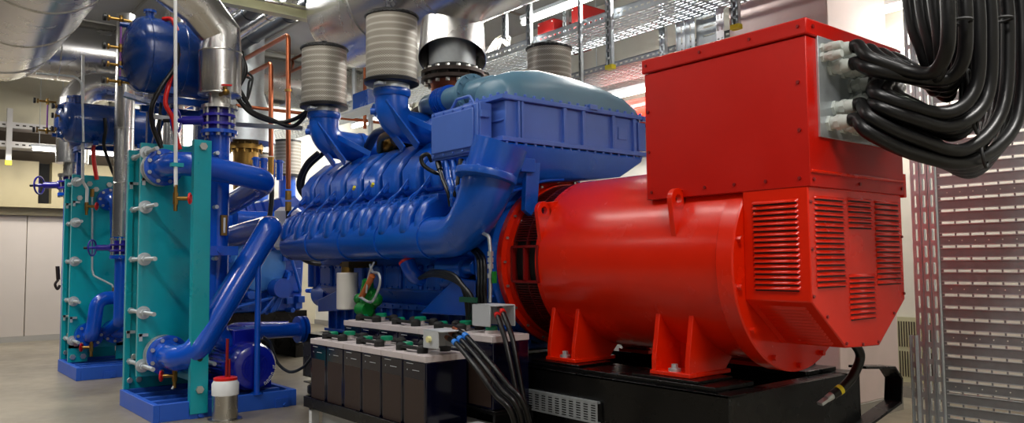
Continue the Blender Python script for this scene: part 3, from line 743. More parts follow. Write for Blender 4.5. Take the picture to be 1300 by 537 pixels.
# blue stub with red mouth
a, b, c = at(517, 333, y=4.12), at(524, 350, y=4.14), at(535, 354, y=4.25)
g = G().tube(arc([a, b, c], .1), .078, 24, caps=True); st = part('filler_neck', g, 'pipe_blue', en, ang=60)
dd = (a-b).normalized(); g = G().annulus(a-dd*.005, a+dd*.02, .055, .082, 24); g.cyl(a-dd*.0, a+dd*.006, .06, n=20); part('red_ring', g, 'red_plastic', st, label='red ring at the mouth')
# triangular engine foot
g = G().loft([[at(x, y, y=yy) for x, y in ((533, 398), (578, 352), (604, 356), (604, 402))] for yy in (4.22, 4.5)]); part('engine_foot', g, 'pipe_blue', en, bevel=.012)
g = G().loft([[V((x, y, z)) for x, y, z in ((-9.2, 4.35, 1.15), (-8.4, 4.35, 1.35), (-8.4, 4.35, 1.05), (-9.2, 4.35, 1.0))], [V((x, y, z)) for x, y, z in ((-9.2, 4.6, 1.15), (-8.4, 4.6, 1.35), (-8.4, 4.6, 1.05), (-9.2, 4.6, 1.0))]]); part('engine_foot', g, 'engine_blue', en, bevel=.012)
g = G().cyl((-6.35, 4.3, 1.55), (-5.95, 4.3, 1.55), .10, n=24).cyl((-5.98, 4.3, 1.55), (-5.82, 4.3, 1.55), .065, n=20).cyl((-6.38, 4.33, 1.42), (-6.1, 4.33, 1.42), .06, n=16).box((-6.45, 4.3, 1.4), (-6.35, 4.5, 1.68)); part('starter_motor', g, 'engine_blue', en, bevel=.005)
for k in range(3):
    g = G().tube(spline([at(533, 353, y=4.14), at(550, 345+k*2, y=4.05), at(575, 349+k*3, y=4.02), at(589+k*4, 368+k*3, y=4.02), at(594+k*3, 400, y=4.05), (-5.75-.1*k, 4.15, .9)], 7), .022, 10)
    part('engine_cable', g, 'rubber', en)
for k in range(3):
    g = G().tube(spline([(-5.75+.05*k, 4.2, 1.72), at(607+k*4, 330, y=4.1), at(608+k*4, 370, y=4.05), at(609+k*4, 395, y=4.1)], 6), .016, 8); part('engine_cable', g, 'rubber', en)
# steel breather line between engine and alternator
g = G().tube(arc([at(612, 295, y=4.1), at(621, 300, y=4.1), at(623, 325, y=4.1), at(622, 384, y=4.1)], .05), .016, 12)
for yy in (322, 330, 338, 350): q = at(622.5, yy, y=4.1); g.cyl(q-V((0, 0, .02)), q+V((0, 0, .02)), .028, n=6)
sl = part('drain_line', g, 'zinc', en)
q = at(627, 352, y=4.1); g = G().box(q-V((.01, .015, .05)), q+V((.02, .015, .05))); part('tap_lever', g, 'valve_green', sl, label='green tap lever')
g = G().tube(spline([at(618, 255, x=-5.35), at(640, 246, x=-5.3), at(665, 238, x=-5.3), at(690, 230, x=-5.3), at(715, 228, x=-5.3)], 6), .014, 8); part('engine_cable', g, 'pipe_blue', en)
q = [at(584, 380, y=4.0), at(604, 381, y=4.0)]; g = G().box((q[0].x, 3.99, q[0].z-.022), (q[1].x, 4.02, q[0].z+.022))
cc = part('cable_clamp', g, 'clamp_green', en, label='small green cable clamp plate')
# free end of the engine
g = G().cyl((-9.25, YC, 1.55), (-9.5, YC, 1.55), .45, n=40).cyl((-9.25, 4.6, 1.2), (-9.6, 4.6, 1.2), .16, n=24).cyl((-9.25, 5.3, 2.2), (-9.55, 5.3, 2.2), .2, n=24)
g.tube(arc([(-9.3, 4.5, 2.3), (-9.6, 4.5, 2.3), (-9.6, 4.5, 1.3)], .15), .09, 16); part('pump_drive', g, 'engine_blue', en)
g = G().tube(spline([(-9.2, 4.35, 3.0), (-9.35, 4.25, 2.85), (-9.45, 4.2, 2.6), (-9.4, 4.3, 2.4)], 6), .035, 10).tube(spline([(-9.15, 4.42, 3.02), (-9.45, 4.3, 2.8), (-9.5, 4.25, 2.5)], 6), .03, 10); part('rubber_hose', g, 'rubber', en)

# ================================================================== EXHAUST DUCT
ed = thing('exhaust_duct', 'huge silver insulated exhaust duct above the blue engine, flared skirt at its lower end', 'duct', (-7.3, 5.12, 3.9))
g = G().lathe((0, 5.1, 5.0), (1, 0, 0), [(-9.9, .05), (-9.9, .55), (-9.75, .68), (-9.6, .70), (-2.0, .70)], 80); dm = part('main_duct', g, 'aluminium', ed, ang=30)
g = G()
for x in (-8.6, -7.2, -5.8, -4.4, -3.0): g.torus((x, 5.1, 5.0), (1, 0, 0), .702, .010, 80, 6)
part('seam', g, 'aluminium', dm)
g = G()
outer = [(4.52, .44), (4.1, .50), (3.93, .53)]
g.lathe((-7.34, 5.12, 0), (0, 0, 1), [(4.55, .34), (4.3, .36), (4.10, .375), (3.93, .39), (3.93, .382), (4.15, .36), (4.5, .33)], 64, caps=False)
for v in g.bm.verts:
    f_ = max(0, min(1, (4.4-v.co.z)/.45)); v.co.z += f_*.40*((v.co.x+7.34)*.77+(v.co.y-5.12)*-.63)
part('exhaust_skirt', g, 'aluminium', ed, ang=30)
g = G().lathe((-7.34, 5.12, 0), (0, 0, 1), [(3.78, .22), (3.84, .27), (4.02, .27), (4.3, .30)], 48, caps=False); part('skirt_lining', g, 'zinc_dull', ed)
# ================================================================== BATTERIES
BY, RY = 3.40, 3.84
PW = .348
def battery_proto(x, y, zt, zb, dy):
    b = thing('battery_cell', 'x', 'battery', (x, y, zb), 'batteries')
    g = G().box((x+.004, y, zb), (x+PW-.004, y+dy, zt-.05)); c = part('battery_case', g, 'battery_case', b, bevel=.01)
    g = G().box((x+.03, y-.001, zb+.02), (x+PW-.03, y+.01, zt-.19)); part('plate_pack', g, 'battery_plate', b, label='brown plates seen through the dark case')
    g = G().box((x+.002, y-.004, zt-.05), (x+PW-.002, y+dy+.004, zt)).box((x+.03, y+.03, zt), (x+PW-.03, y+dy-.03, zt+.006)); part('lid', g, 'lid_grey', b, bevel=.01)
    g = G().box((x+.06, y-.003, zt-.075), (x+.16, y, zt-.071)).box((x+.15, y-.003, zt-.125), (x+.25, y, zt-.121)).box((x+.07, y-.003, zt-.13), (x+.075, y, zt-.12)); part('level_mark', g, 'cover_grey', b)
    return b
def battery_row(row, y, zt, zb, dy, xs, capy):
    proto = battery_proto(xs[0], y, zt, zb, dy); out = [proto]
    for i, x in enumerate(xs[1:]): out.append(copy_tree(proto, (x-xs[0], 0, 0)))
    n = len(out); words = ['leftmost', 'second from the left', 'third from the left', 'fourth from the left', 'fifth from the left', 'sixth from the left', 'right end']
    for i, o in enumerate(out):
        w = 'at the right end' if i == n-1 else words[i]
        o['label'] = f'dark blue battery cell with grey lid, {w} in the {row} row'; o['group'] = f'battery cells in the {row} row'
    for i, x in enumerate(xs):
        xc = x+PW/2
        tall = i % 2 == 0
        if tall:
            g = G().lathe((xc-.03+(0), y+capy, 0), (0, 0, 1), [(zt+.004, .06), (zt+.03, .05), (zt+.03, .045)], 20).m(1).lathe((xc-.03, y+capy, 0), (0, 0, 1), [(zt+.03, .05), (zt+.055, .05), (zt+.065, .04)], 16)
        else:
            g = G().lathe((xc-.03, y+capy, 0), (0, 0, 1), [(zt+.02, .04), (zt+.06, .04)], 16).m(1).lathe((xc-.03, y+capy, 0), (0, 0, 1), [(zt+.055, .055), (zt+.085, .055), (zt+.09, .045)], 16)
        part('filler_cap', g, ['lid_grey', 'cap_green'], out[i], label='green filler cap')
    # black connector straps bridging neighbouring cells
    for i in range(0, n-1, 2):
        x = xs[i]+PW*.55; x2 = x+PW*.95
        g = G()
        for yy in (y+.08, y+dy-.1):
            g.cyl((x, yy, zt+.004), (x, yy, zt+.05), .045, n=16).cyl((x2, yy, zt+.004), (x2, yy, zt+.05), .045, n=16).bar((x, yy, zt+.04), (x2, yy, zt+.04), .05, .022)
            g.ball((x, yy, zt+.05), .045, (1, 1, .5), 12).ball((x2, yy, zt+.05), .045, (1, 1, .5), 12)
        item('battery_connector', g, 'rubber_matt', f'black connector strap starting on the cell {words[i]} of the {row} battery row', 'battery connector', group='battery connectors')
    return out
xs1 = [-7.345+i*PW for i in range(6)]
battery_row('front', BY, .865, .275, .40, xs1, .17)
xs2 = [-7.50+i*.362 for i in range(7)]
battery_row('rear', RY, 1.02, .43, .385, xs2[:6]+[xs2[6]-.0], .15) if False else None
PW = .362; battery_row('rear', RY, 1.01, .43, .375, xs2, .15); 
XR = -7.345+6*.348
rk = thing('battery_rack', 'low stepped rack under the two rows of dark batteries, black tray on white feet', 'rack', (-6.2, 3.8, 0))
g = G().box((-7.40, 3.36, .245), (-5.16, 3.83, .272)).box((-7.40, 3.355, .20), (-5.16, 3.375, .30)).box((-5.17, 3.36, .2), (-5.15, 3.83, .3)).box((-7.41, 3.36, .2), (-7.39, 3.83, .3)); part('front_tray', g, 'black', rk, bevel=.003)
g = G().box((-7.53, 3.835, .40), (-4.94, 4.225, .427)).box((-7.53, 3.835, .0), (-7.50, 4.225, .40)).box((-4.97, 3.835, 0), (-4.94, 4.225, .40)); part('rear_tray', g, 'black', rk, bevel=.003)
for x, y0, y1 in ((-7.30, 3.40, 3.44), (-6.3, 3.40, 3.44)):
    g = G().box((x-.03, 3.38, 0), (x+.03, 3.46, .2)).box((x-.03, 3.74, 0), (x+.03, 3.80, .2)).box((x-.03, 3.38, .17), (x+.03, 3.8, .2)); part('rack_foot', g, 'white_paint', rk, bevel=.003)
a = at(589, 525, x=-5.05); b = at(637, 521, x=-5.05)
g = G().box((-7.28, 3.5, .02), (-5.22, 3.78, .19)); part('rack_panel', g, 'white_paint', rk)
g = G().box((-5.14, 3.60, 0), (-4.98, 3.82, .33)); part('rack_panel', g, 'white_paint', rk, bevel=.004)
# clear terminal covers with cables
def term_cover(name_px, y, label):
    (ax, ay), (bx, by), (cx_, cy_) = name_px
    p = at(ax, ay, y=y); q = at(bx, by, y=y); r = at(cx_, cy_, y=y)
    x0, z1, x1, z0 = p.x, p.z, q.x, r.z
    t = .012; d = .22
    g = G().box((x0, y, z0), (x1, y+t, z1)).box((x0, y, z1-t), (x1+.06, y+d, z1)).box((x0, y+d-t, z0), (x1+.06, y+d, z1)).box((x0, y, z0), (x0+t, y+d, z1))
    o = item('terminal_cover', g, 'cover_grey', label, 'battery terminal cover', group='terminal covers on the batteries', bevel=.006)
    return o, x0, x1, z0, z1
o1, a0, a1, b0, b1 = term_cover(((537, 418), (556, 418), (536, 441)), 3.45, 'grey bent terminal cover with blue-ringed cables on the front battery row')
g = G().cyl((a0+.10, 3.45, (b0+b1)/2), (a0+.10, 3.425, (b0+b1)/2), .025, n=16); part('knob', g, 'cream', o1, label='cream screw knob')
o2, c0, c1, d0, d1 = term_cover(((599, 386), (622, 386), (597, 413)), 3.92, 'grey bent terminal cover with red-ringed cables on the rear battery row')
def bcable(pts, tape, label, r=.021):
    sp = spline(pts, 8); g = G().tube(sp, r, 12); o = item('battery_cable', g, 'rubber', label, 'cable', group='battery cables', loc=pts[0])
    a = sp[6]; b = sp[7]; d = (b-a).normalized(); g = G().cyl(a, a+d*.05, r*1.18, n=14); part('colour_ring', g, tape, o, label=('blue' if tape == 'blue_tape' else 'red')+' ring')
    a = sp[0]; b = sp[2]; g = G().cyl(V(a)-(b-a).normalized()*.06, a, r*.8, n=12).cyl(V(a)-(b-a).normalized()*.02, V(a)+(b-a).normalized()*.03, r*1.05, n=12); part('cable_lug', g, 'copper', o, label='copper lug')
s1 = V((a1-.02, 3.55, b0+.08))
for k in range(3):
    s = s1+V((.02, .04*k, .03*k))
    bcable([s, at(580+7*k, 437-k*4, y=3.5+.05*k), at(605+9*k, 467-k*3, y=3.45+.05*k), at(628+8*k, 500-k*6, y=3.45+.05*k), at(650+8*k, 526-5*k, y=3.5+.05*k), V((-4.35+.02*k, 3.7+.05*k, .08)), V((-4.0+.02*k, 4.0+.05*k, .035))], 'blue_tape', ['lowest of three blue-ringed black cables falling from the front batteries', 'middle one of three blue-ringed black cables falling from the front batteries', 'uppermost of three blue-ringed black cables falling from the front batteries'][k])
s2 = V((c1-.02, 4.0, d0+.10))
for k in range(2):
    s = s2+V((.0, .04*k, .05*k))
    bcable([s, at(632+7*k, 402-k*4, y=3.9+.05*k), at(641+9*k, 430-k*2, y=3.86+.05*k), at(650+8*k, 470, y=3.84+.05*k), at(660+8*k, 520, y=3.84+.05*k), V((-4.62+.05*k, 3.9+.05*k, .2)), V((-4.45+.05*k, 4.0, .03))], 'red_plastic', ['left black cable with a red ring hanging from the rear batteries', 'right black cable with a red ring hanging from the rear batteries'][k])

# ================================================================== HEAT EXCHANGER (two alike)
XF = -9.36
def exchanger(dx, far):
    lab = ('tall teal plate heat exchanger, the farther and smaller of two, near the grey wall' if far else 'tall teal plate heat exchanger, the nearer of two, big blue pipes on its face')
    hx = thing('plate_heat_exchanger', lab, 'heat exchanger', (-9.4+dx, 2.7, .18), 'plate heat exchangers')
    g = G().box((-9.98+dx, 2.30, .18), (-9.92+dx, 3.06, 2.95)).box((-9.92+dx, 2.30, .18), (-9.90+dx, 2.36, 2.95)); 
    for (y, z) in ((2.36, .28), (2.46, .28), (2.40, .55), (2.50, 2.87), (2.7, 2.87)): g.m(1).cyl((-9.92+dx, y, z), (-9.885+dx, y, z), .032, n=12)
    part('rear_plate', g, ['teal', 'bolt'], hx, bevel=.004)
    g = G().box((-9.92+dx, 2.42, .42), (XF-.06+dx, 2.96, 2.82)); 
    part('plate_pack', g, 'zinc_dull', hx)
    g = G().box((XF-.06+dx, 2.30, .38), (XF+dx, 3.06, 2.97)); fp = part('front_plate', g, 'teal', hx, bevel=.004)
    g = G()
    for z in (.50, 1.08, 1.67, 2.25, 2.86):
        for y in (2.355, 3.0):
            g.cyl((-10.02+dx, y, z), (-8.93+dx, y, z), .023, n=12)
    part('tie_rod', g, 'zinc', hx)
    g = G()
    for z in (.50, 1.08, 1.67, 2.25, 2.86):
        for y in (2.355, 3.0):
            g.cyl((XF+dx, y, z), (XF+.02+dx, y, z), .072, n=24).cyl((XF+.02+dx, y, z), (XF+.08+dx, y, z), .045, n=6).cyl((-9.9+dx, y, z), (-9.85+dx, y, z), .038, n=6)
    part('tie_nut', g, 'zinc', hx)
    g = G()
    for z in (.82, 2.54):
        for x in (XF+dx, -9.9+dx): g.box((x, 2.31, z), (x+.05, 2.40, z+.03)).box((x+.03, 2.31, z-.05), (x+.05, 2.34, z+.03))
    part('hook', g, 'zinc', hx)
    if not far:
        g = G().box((-8.62+dx, 2.62, .05), (-8.545+dx, 2.63, 2.93)).box((-8.62+dx, 2.79, .05), (-8.545+dx, 2.80, 2.93)).box((-8.545+dx, 2.62, .05), (-8.53+dx, 2.80, 2.93)); part('support_column', g, 'teal', hx, bevel=.003)
        g = G()
        for z in (.30, 2.86): g.cyl((-8.53+dx, 2.71, z), (-8.50+dx, 2.71, z), .042, n=6)
        g.m(1).cyl((-8.53+dx, 2.71, .62), (-8.525+dx, 2.71, .62), .03, n=16); part('bolt', g, ['bolt', 'void'], hx)
        g = G().bar((XF+dx, 2.71, 2.86), (-8.62+dx, 2.71, 2.86), .07, .09).bar((XF+dx, 2.71, .40), (-8.62+dx, 2.71, .40), .06, .07); part('carrying_bar', g, 'teal', hx)
    else:
        g = G().box((XF-.05+dx, 2.30, .18), (XF+dx, 2.56, .5)).box((XF-.05+dx, 2.95, .18), (XF+dx, 3.1, .5))
        g.m(1)
        for y, z in ((2.36, .26), (2.50, .26), (2.40, .45), (2.53, 2.84), (2.8, 2.84), (2.62, 2.76), (2.4, 2.62), (2.72, .62)): g.cyl((XF+dx, y, z), (XF+.03+dx, y, z), .042, n=6)
        part('foot_plate', g, ['teal', 'bolt'], hx, bevel=.003)
    # skid
    sk = thing('base_skid', 'low bright blue steel skid on the floor under the nearer heat exchanger and pump' if not far else 'low bright blue steel skid on the floor under the farther heat exchanger', 'skid', (-9.2+dx, 3.0, 0), 'blue skids under the heat exchangers')
    y1 = 3.80 if not far else 3.7
    g = G().box((-9.95+dx, 2.27, 0), (-8.57+dx, 2.33, .18)).box((-9.95+dx, y1-.06, 0), (-8.57+dx, y1, .18)).box((-9.95+dx, 2.33, 0), (-9.89+dx, y1-.06, .18)).box((-8.63+dx, 2.33, 0), (-8.57+dx, y1-.06, .18))
    part('outer_frame', g, 'base_blue', sk, bevel=.004)
    g = G()
    for x in (-9.6, -9.25, -8.95): g.box((x-.04+dx, 2.33, .02), (x+.04+dx, y1-.06, .165))
    g.box((-9.9+dx, 3.1, .02), (-8.62+dx, 3.16, .17)); part('cross_member', g, 'base_blue', sk, bevel=.003)
    g = G()
    for y in (2.62, 3.55): g.box((-8.57+dx, y-.0, .0), (-8.55+dx, y+.15, .10)).hexb((-8.54+dx, y+.1, .03), (1, 0, 0), .02, .02)
    part('lug', g, 'base_blue', sk)
    return hx, sk
exchanger(0, False); exchanger(-3.86, True)

def flanged_pipe(name, label, c, path, r, R, mats='pipe_blue', rad=.28, brk=True):
    """flange pair facing +X at c, then the pipe along path"""
    c = V(c); o = thing(name, label, 'pipe', c)
    g = G().tube(arc([c]+[V(p) for p in path], rad, 10), r, 36); part('pipe', g, mats, o, ang=60)
    g = G().lathe(c, (1, 0, 0), [(-.0, .06), (-.0, R), (.035, R), (.04, R-.01), (.04, r+.03), (.08, r)], 48); part('flange', g, mats, o)
    g = G().lathe(c, (1, 0, 0), [(-.15, r), (-.15, R*.98), (-.11, R*.98), (-.11, R*.72), (-.04, R*.72), (-.04, R*.98), (-.005, R*.98)], 48); part('backing_flange', g, 'zinc', o, label='bare steel flange behind the blue one')
    g = G(); bolts_circle(g, c+V((.04, 0, 0)), (1, 0, 0), R*.82, 8, .024, .025, .39)
    d, u, w = frame_of(V((1, 0, 0)))
    for i in range(8):
        a = 2*PI*i/8+.39; q = c+u*(R*.82*math.cos(a))+w*(R*.82*math.sin(a)); g.cyl(q-V((.13, 0, 0)), q, .013, n=8)
    part('bolt', g, 'bolt', o); return o
flanged_pipe('upper_pipe', 'thick blue pipe leaving the upper flange of the nearer teal heat exchanger', (-9.19, 2.49, 2.685), [(-8.86, 2.49, 2.69), (-8.72, 2.62, 2.69), (-8.72, 3.44, 2.565), (-8.9, 3.52, 2.53), (-10.2, 3.55, 2.35)], .13, .205)
flanged_pipe('lower_pipe', 'thick blue pipe climbing diagonally from the lower flange of the nearer heat exchanger', (-9.19, 2.57, .61), [(-8.80, 2.57, .61), (-8.62, 2.68, .66), (-8.72, 3.52, 2.0), (-8.85, 3.58, 2.03), (-10.0, 3.55, 1.95)], .138, .22)
# thin prop under the diagonal pipe
g = G().cyl((-8.61, 3.355, .17), (-8.61, 3.355, 1.62), .032, n=16).cyl((-8.61, 3.355, .17), (-8.61, 3.355, .185), .07, n=16); item('pipe_prop', g, 'pipe_blue', 'thin blue vertical prop in front of the motor, holding up the diagonal pipe', 'pipe support')
# vertical riser with valve
VX, VY = -9.10, 3.07
rs = thing('vertical_pipe', 'tall blue vertical pipe right of the teal exchanger running down to the pump', 'pipe', (VX, VY, .7))
g = G().tube(arc([(VX, VY, 3.12), (VX, VY, .75), (VX-.1, VY+.45, .62)], .22, 8), .118, 32); part('pipe', g, 'pipe_blue', rs, ang=60)
g = G().cyl((VX, VY, 3.10), (VX, VY, 3.14), .205, n=40); bolts_circle(g, (VX, VY, 3.10), (0, 0, -1), .17, 8, .02, .03); part('flange', g, 'pipe_blue', rs)
g = G().box((-8.98, 2.80, 1.70), (-8.53, 3.1, 1.80)).hexb((-8.53, 2.9, 1.75), (1, 0, 0), .03, .025); part('pipe_strap', g, 'pipe_blue', rs)
bv = thing('butterfly_valve', 'purple-blue valve with a handwheel on top of the tall blue pipe by the silver pipe', 'valve', (VX, VY, 3.14), 'handwheel valves')
def valve(bv, x, y, z, dirv, s=1.):
    dirv = V(dirv).normalized(); c = V((x, y, z+.12*s))
    g = G().cyl((x, y, z+.003), (x, y, z+.24*s), .12*s, n=32).cyl((x, y, z+.05*s), (x, y, z+.08*s), .18*s, n=32).cyl((x, y, z+.15*s), (x, y, z+.18*s), .18*s, n=32)
    g.cyl(c, c+dirv*.42*s, .055*s, .05*s, 16).cyl(c+dirv*.15*s, c+dirv*.2*s, .075*s, n=16); part('valve_body', g, 'valve_blue', bv, bevel=.004)
    h = c+dirv*.50*s; g = G().torus(h, dirv, .135*s, .014*s, 32, 8).cyl(c+dirv*.40*s, h+dirv*.04, .025*s, n=12)
    d, u, w = frame_of(dirv)
    for i in range(4):
        a = PI/2*i; g.cyl(h, h+(u*math.cos(a)+w*math.sin(a))*.135*s, .009*s, n=8)
    part('handwheel', g, 'valve_blue', bv)
    g = G().cyl(h+dirv*.02, h+dirv*.14*s, .022*s, n=12); part('spindle', g, 'black', bv)
    g = G()
    for i in range(8):
        a = PI/4*i+.39; q = V((x+.165*s*math.cos(a), y+.165*s*math.sin(a), z)); g.cyl(q+V((0, 0, -.06*s)), q+V((0, 0, .29*s)), .013*s, n=8).cyl(q+V((0, 0, -.075*s)), q+V((0, 0, -.045*s)), .024*s, n=6).cyl(q+V((0, 0, .245*s)), q+V((0, 0, .275*s)), .024*s, n=6)
    part('stud', g, 'bolt', bv)
valve(bv, VX, VY, 3.145, (-.62, -.78, 0))
ip = thing('insulated_pipe', 'bright silver clad pipe with an elbow, standing above the nearer handwheel valve', 'pipe', (VX, VY, 3.39))
g = G().cyl((VX, VY, 3.39), (VX, VY, 3.43), .20, n=40).cyl((VX, VY, 3.43), (VX, VY, 3.60), .125, n=32); part('flange', g, 'steel', ip)
RI = .235
p = [V((VX, VY, 3.56)), V((VX, VY, 4.18)), at(258, 30, x=VX+.02), at(228, -5, x=VX+.05)]
p[2] = V((VX, VY-.12, 4.55)) ; p[3] = V((VX+.1, VY-.62, 4.98)); p4 = V((VX+.2, VY-1.1, 5.2))
g = G().lathe((VX, VY, 0), (0, 0, 1), [(3.54, .13), (3.55, RI), (4.05, RI)], 56)
g.tube([V((VX, VY, 4.05)), V((VX, VY, 4.27)), V((VX+.02, VY-.26, 4.55)), V((VX+.08, VY-.72, 4.78)), V((VX+.14, VY-1.2, 4.86))], [RI, RI, RI*1.02, RI, RI], 48); cl = part('cladding', g, 'aluminium', ip, ang=16)
g = G().torus((VX, VY, 4.05), (0, 0, 1), RI+.001, .007, 48, 6).torus((VX, VY, 3.56), (0, 0, 1), RI+.001, .006, 48, 6); part('seam', g, 'steel', cl)
q = V((VX+.12, VY-.0, 3.66)); c = at(287, 117, x=VX+.30)
g = G().cyl(c-V((.2, 0, 0)), c, .02, n=12).ball(c, .04, n=12).cyl(c, c+V((0, -.02, .06)), .02, n=10); sv = part('drain_tap', g, 'brass', ip)
g = G().bar(c+V((0, -.05, .075)), c+V((0, .06, .085)), .03, .02); part('tap_handle', g, 'red_plastic', sv, label='red tap handle')
# level gauge column etc. on the vertical pipe
g = G()
a, b = at(285, 273, x=-8.93), at(286, 299, x=-8.93)
g = G().box((-8.975, a.y-.035, b.z), (-8.93, a.y+.035, a.z)); g.m(1).box((-8.93, a.y-.012, b.z+.03), (-8.925, a.y+.012, a.z-.03))
item('thermometer', g, ['brass', 'white_paint'], 'slim brass thermometer on the tall blue vertical pipe above the diagonal pipe', 'thermometer', bevel=.003)
# pump motor
MX, MY, MZ = -8.68, 3.36, .455
mo = thing('pump_motor', 'round deep blue electric pump motor on the skid behind the thin prop', 'motor', (-9.1, MY, .18))
g = G().lathe((0, MY, MZ), (1, 0, 0), [(-9.55, .2), (-9.55, .24), (-8.98, .25), (-8.98, .268), (-8.80, .272), (-8.74, .265), (-8.69, .235), (-8.67, .19), (-8.67, .02)], 56); part('motor_housing', g, 'motor_blue', mo)
g = G()
for i in range(40):
    a = 2*PI*i/40
    if 0.2*PI < a < .8*PI and False: continue
    g.bar((-9.5, MY+.255*math.cos(a), MZ+.255*math.sin(a)), (-9.0, MY+.255*math.cos(a), MZ+.255*math.sin(a)), .006, .035, (0, math.cos(a), math.sin(a)))
part('cooling_fin', g, 'motor_blue', mo)
g = G()
for k in range(5): g.annulus((-8.672, MY, MZ), (-8.662, MY, MZ), .03+.028*k, .046+.028*k, 40)
for k in range(8): g.bar((-8.665, MY, MZ), (-8.665, MY+.16*math.cos(k*PI/4), MZ+.16*math.sin(k*PI/4)), .012, .01, (1, 0, 0))
part('fan_grille', g, 'motor_blue', mo)
g = G()
for k, ch in enumerate('1010110101101'):
    a = -1.05+k*.085; cc = V((-8.672, MY+.205*math.cos(a), MZ+.205*math.sin(a)))
    if k in (9, 10): continue
    g.bar(cc, cc+V((0, .03*math.cos(a)*1., .03*math.sin(a))), .006, .011, (1, 0, 0))
    if ch == '1': g.bar(cc, cc+V((0, .010*math.cos(a+1.57), .016*math.sin(a+1.57))), .006, .008, (1, 0, 0))
part('nameplate_lettering', g, 'white_paint', mo, label='illegible white lettering curved on the fan cover')
g = G().box((-9.45, MY-.28, .18), (-9.3, MY+.28, .27)).box((-9.05, MY-.28, .18), (-8.9, MY+.28, .27)).box((-9.4, MY-.2, .25), (-8.95, MY+.2, .32)); part('motor_foot', g, 'motor_blue', mo, bevel=.006)
g = G().box((-9.4, MY-.14, .68), (-8.98, MY+.16, .86)); part('terminal_box', g, 'motor_blue', mo, bevel=.012)
# pump behind and delivery pipe going right
pp = thing('circulation_pump', 'blue pump behind the round motor, its flanged pipe running toward the engine', 'pump', (-9.6, 3.6, .3))
g = G().lathe((0, 3.36, MZ), (1, 0, 0), [(-10.0, .1), (-9.95, .24), (-9.75, .28), (-9.6, .2), (-9.56, .16)], 40).tube(arc([(-9.8, 3.36, .6), (-9.8, 3.5, .8), (-9.5, 4.1, .80)], .12), .085, 24); part('pump_casing', g, 'motor_blue', pp)
p = at(348, 432, x=-9.3); q = at(383, 433, x=-9.3)
g = G().cyl((-9.4, 3.5, .78), (-9.4, q.y+.1, .78), .09, n=24).cyl((-9.4, q.y-.02, .78), (-9.4, q.y+.02, .78), .165, n=32).cyl((-9.4, q.y+.05, .78), (-9.4, q.y+.09, .78), .165, n=32); part('delivery_pipe', g, 'pipe_blue', pp)
# grey conduit from skid to batteries
g = G().tube(spline([at(334, 428, x=-9.0), at(343, 436, x=-9.0), at(352, 460, x=-9.0), at(368, 472, x=-8.9), at(385, 466, x=-8.8), at(397, 452, x=-8.6)], 8), .018, 10); item('grey_hose', g, 'dark_insulation', 'thin grey hose sagging between the motor and the batteries', 'hose')
# tap under lower flange
def tap(c, label, dirh=(0, -1, 0), s=1.):
    c = V(c); o = thing('tap', label, 'tap', c, 'small taps with red handles'); dirh = V(dirh).normalized()
    g = G().cyl(c+V((0, 0, .06*s)), c-V((0, 0, .06*s)), .028*s, n=6).cyl(c+V((0, 0, .14*s)), c-V((0, 0, .13*s)), .02*s, n=12).cyl(c, c+dirh*.12*s, .022*s, n=12); part('tap_body', g, 'brass', o)
    h = c+dirh*.14*s; g = G().torus(h, dirh, .05*s, .012*s, 20, 8).cyl(h-dirh*.03*s, h+dirh*.01*s, .02*s, n=10)
    d, u, w = frame_of(dirh)
    for i in range(5): a = 2*PI*i/5; g.cyl(h, h+(u*math.cos(a)+w*math.sin(a))*.05*s, .008*s, n=6)
    part('handle', g, 'red_plastic', o, label='red wheel handle'); return o
c = at(222, 477, x=-8.95); t1 = tap(c, 'small brass drain tap with red handle under the lower flange of the nearer exchanger', (-.5, -.8, 0))
c0 = c; g = G().tube(arc([c, c+V((0, 0, -.1)), c+V((0, -.03, -.14))], .03), .014, 10).cyl(c, c+V((0, 0, .1)), .018, n=10); part('spout', g, 'zinc', t1)
# thin white pipe from above with tap
c = at(223, 252, x=-8.45)
g = G().cyl((-8.45, c.y, c.z+.08), (-8.45, at(219, -10, x=-8.45).y, ZC-.02), .019, n=14)
th = item('white_drop_pipe', g, 'white_paint', 'thin straight white pipe dropping in front of the nearer exchanger and tank', 'pipe')
g = G().box((-8.5, c.y-.05, at(221, 209, x=-8.45).z-.02), (-8.43, c.y+.07, at(221, 209, x=-8.45).z+.02)); part('pipe_clip', g, 'teal', th)
tap(c, 'small brass tap with red wheel at the lower end of the thin white pipe', (.5, .85, 0), 1.0)
# bucket
bk = thing('steel_bucket', 'steel bucket with a white collar and red rim on the floor by the skid', 'bucket', (-8.30, 2.89, 0))
g = G().lathe((-8.30, 2.90, 0), (0, 0, 1), [(0, .10), (0, .17), (.012, .17), (.012, .128), (.26, .128)], 40, caps=True); part('steel_body', g, 'steel', bk)
g = G().lathe((-8.30, 2.90, 0), (0, 0, 1), [(.255, .12), (.255, .134), (.37, .136), (.395, .12), (.41, .115), (.41, .09)], 40); part('collar', g, 'white_paint', bk)
g = G().lathe((-8.30, 2.90, 0), (0, 0, 1), [(.405, .10), (.405, .118), (.43, .118), (.435, .108), (.435, .02)], 40); part('lid', g, 'red_plastic', bk, label='red rim')
g = G().cyl((-8.30, 2.91, .43), at(289, 430, x=-8.33), .016, n=10).cyl((-8.27, 2.93, .43), (-8.27, 2.93, .62), .012, n=8); item('red_hose', g, 'red_dark', 'thin dark red hose rising from the bucket', 'hose')

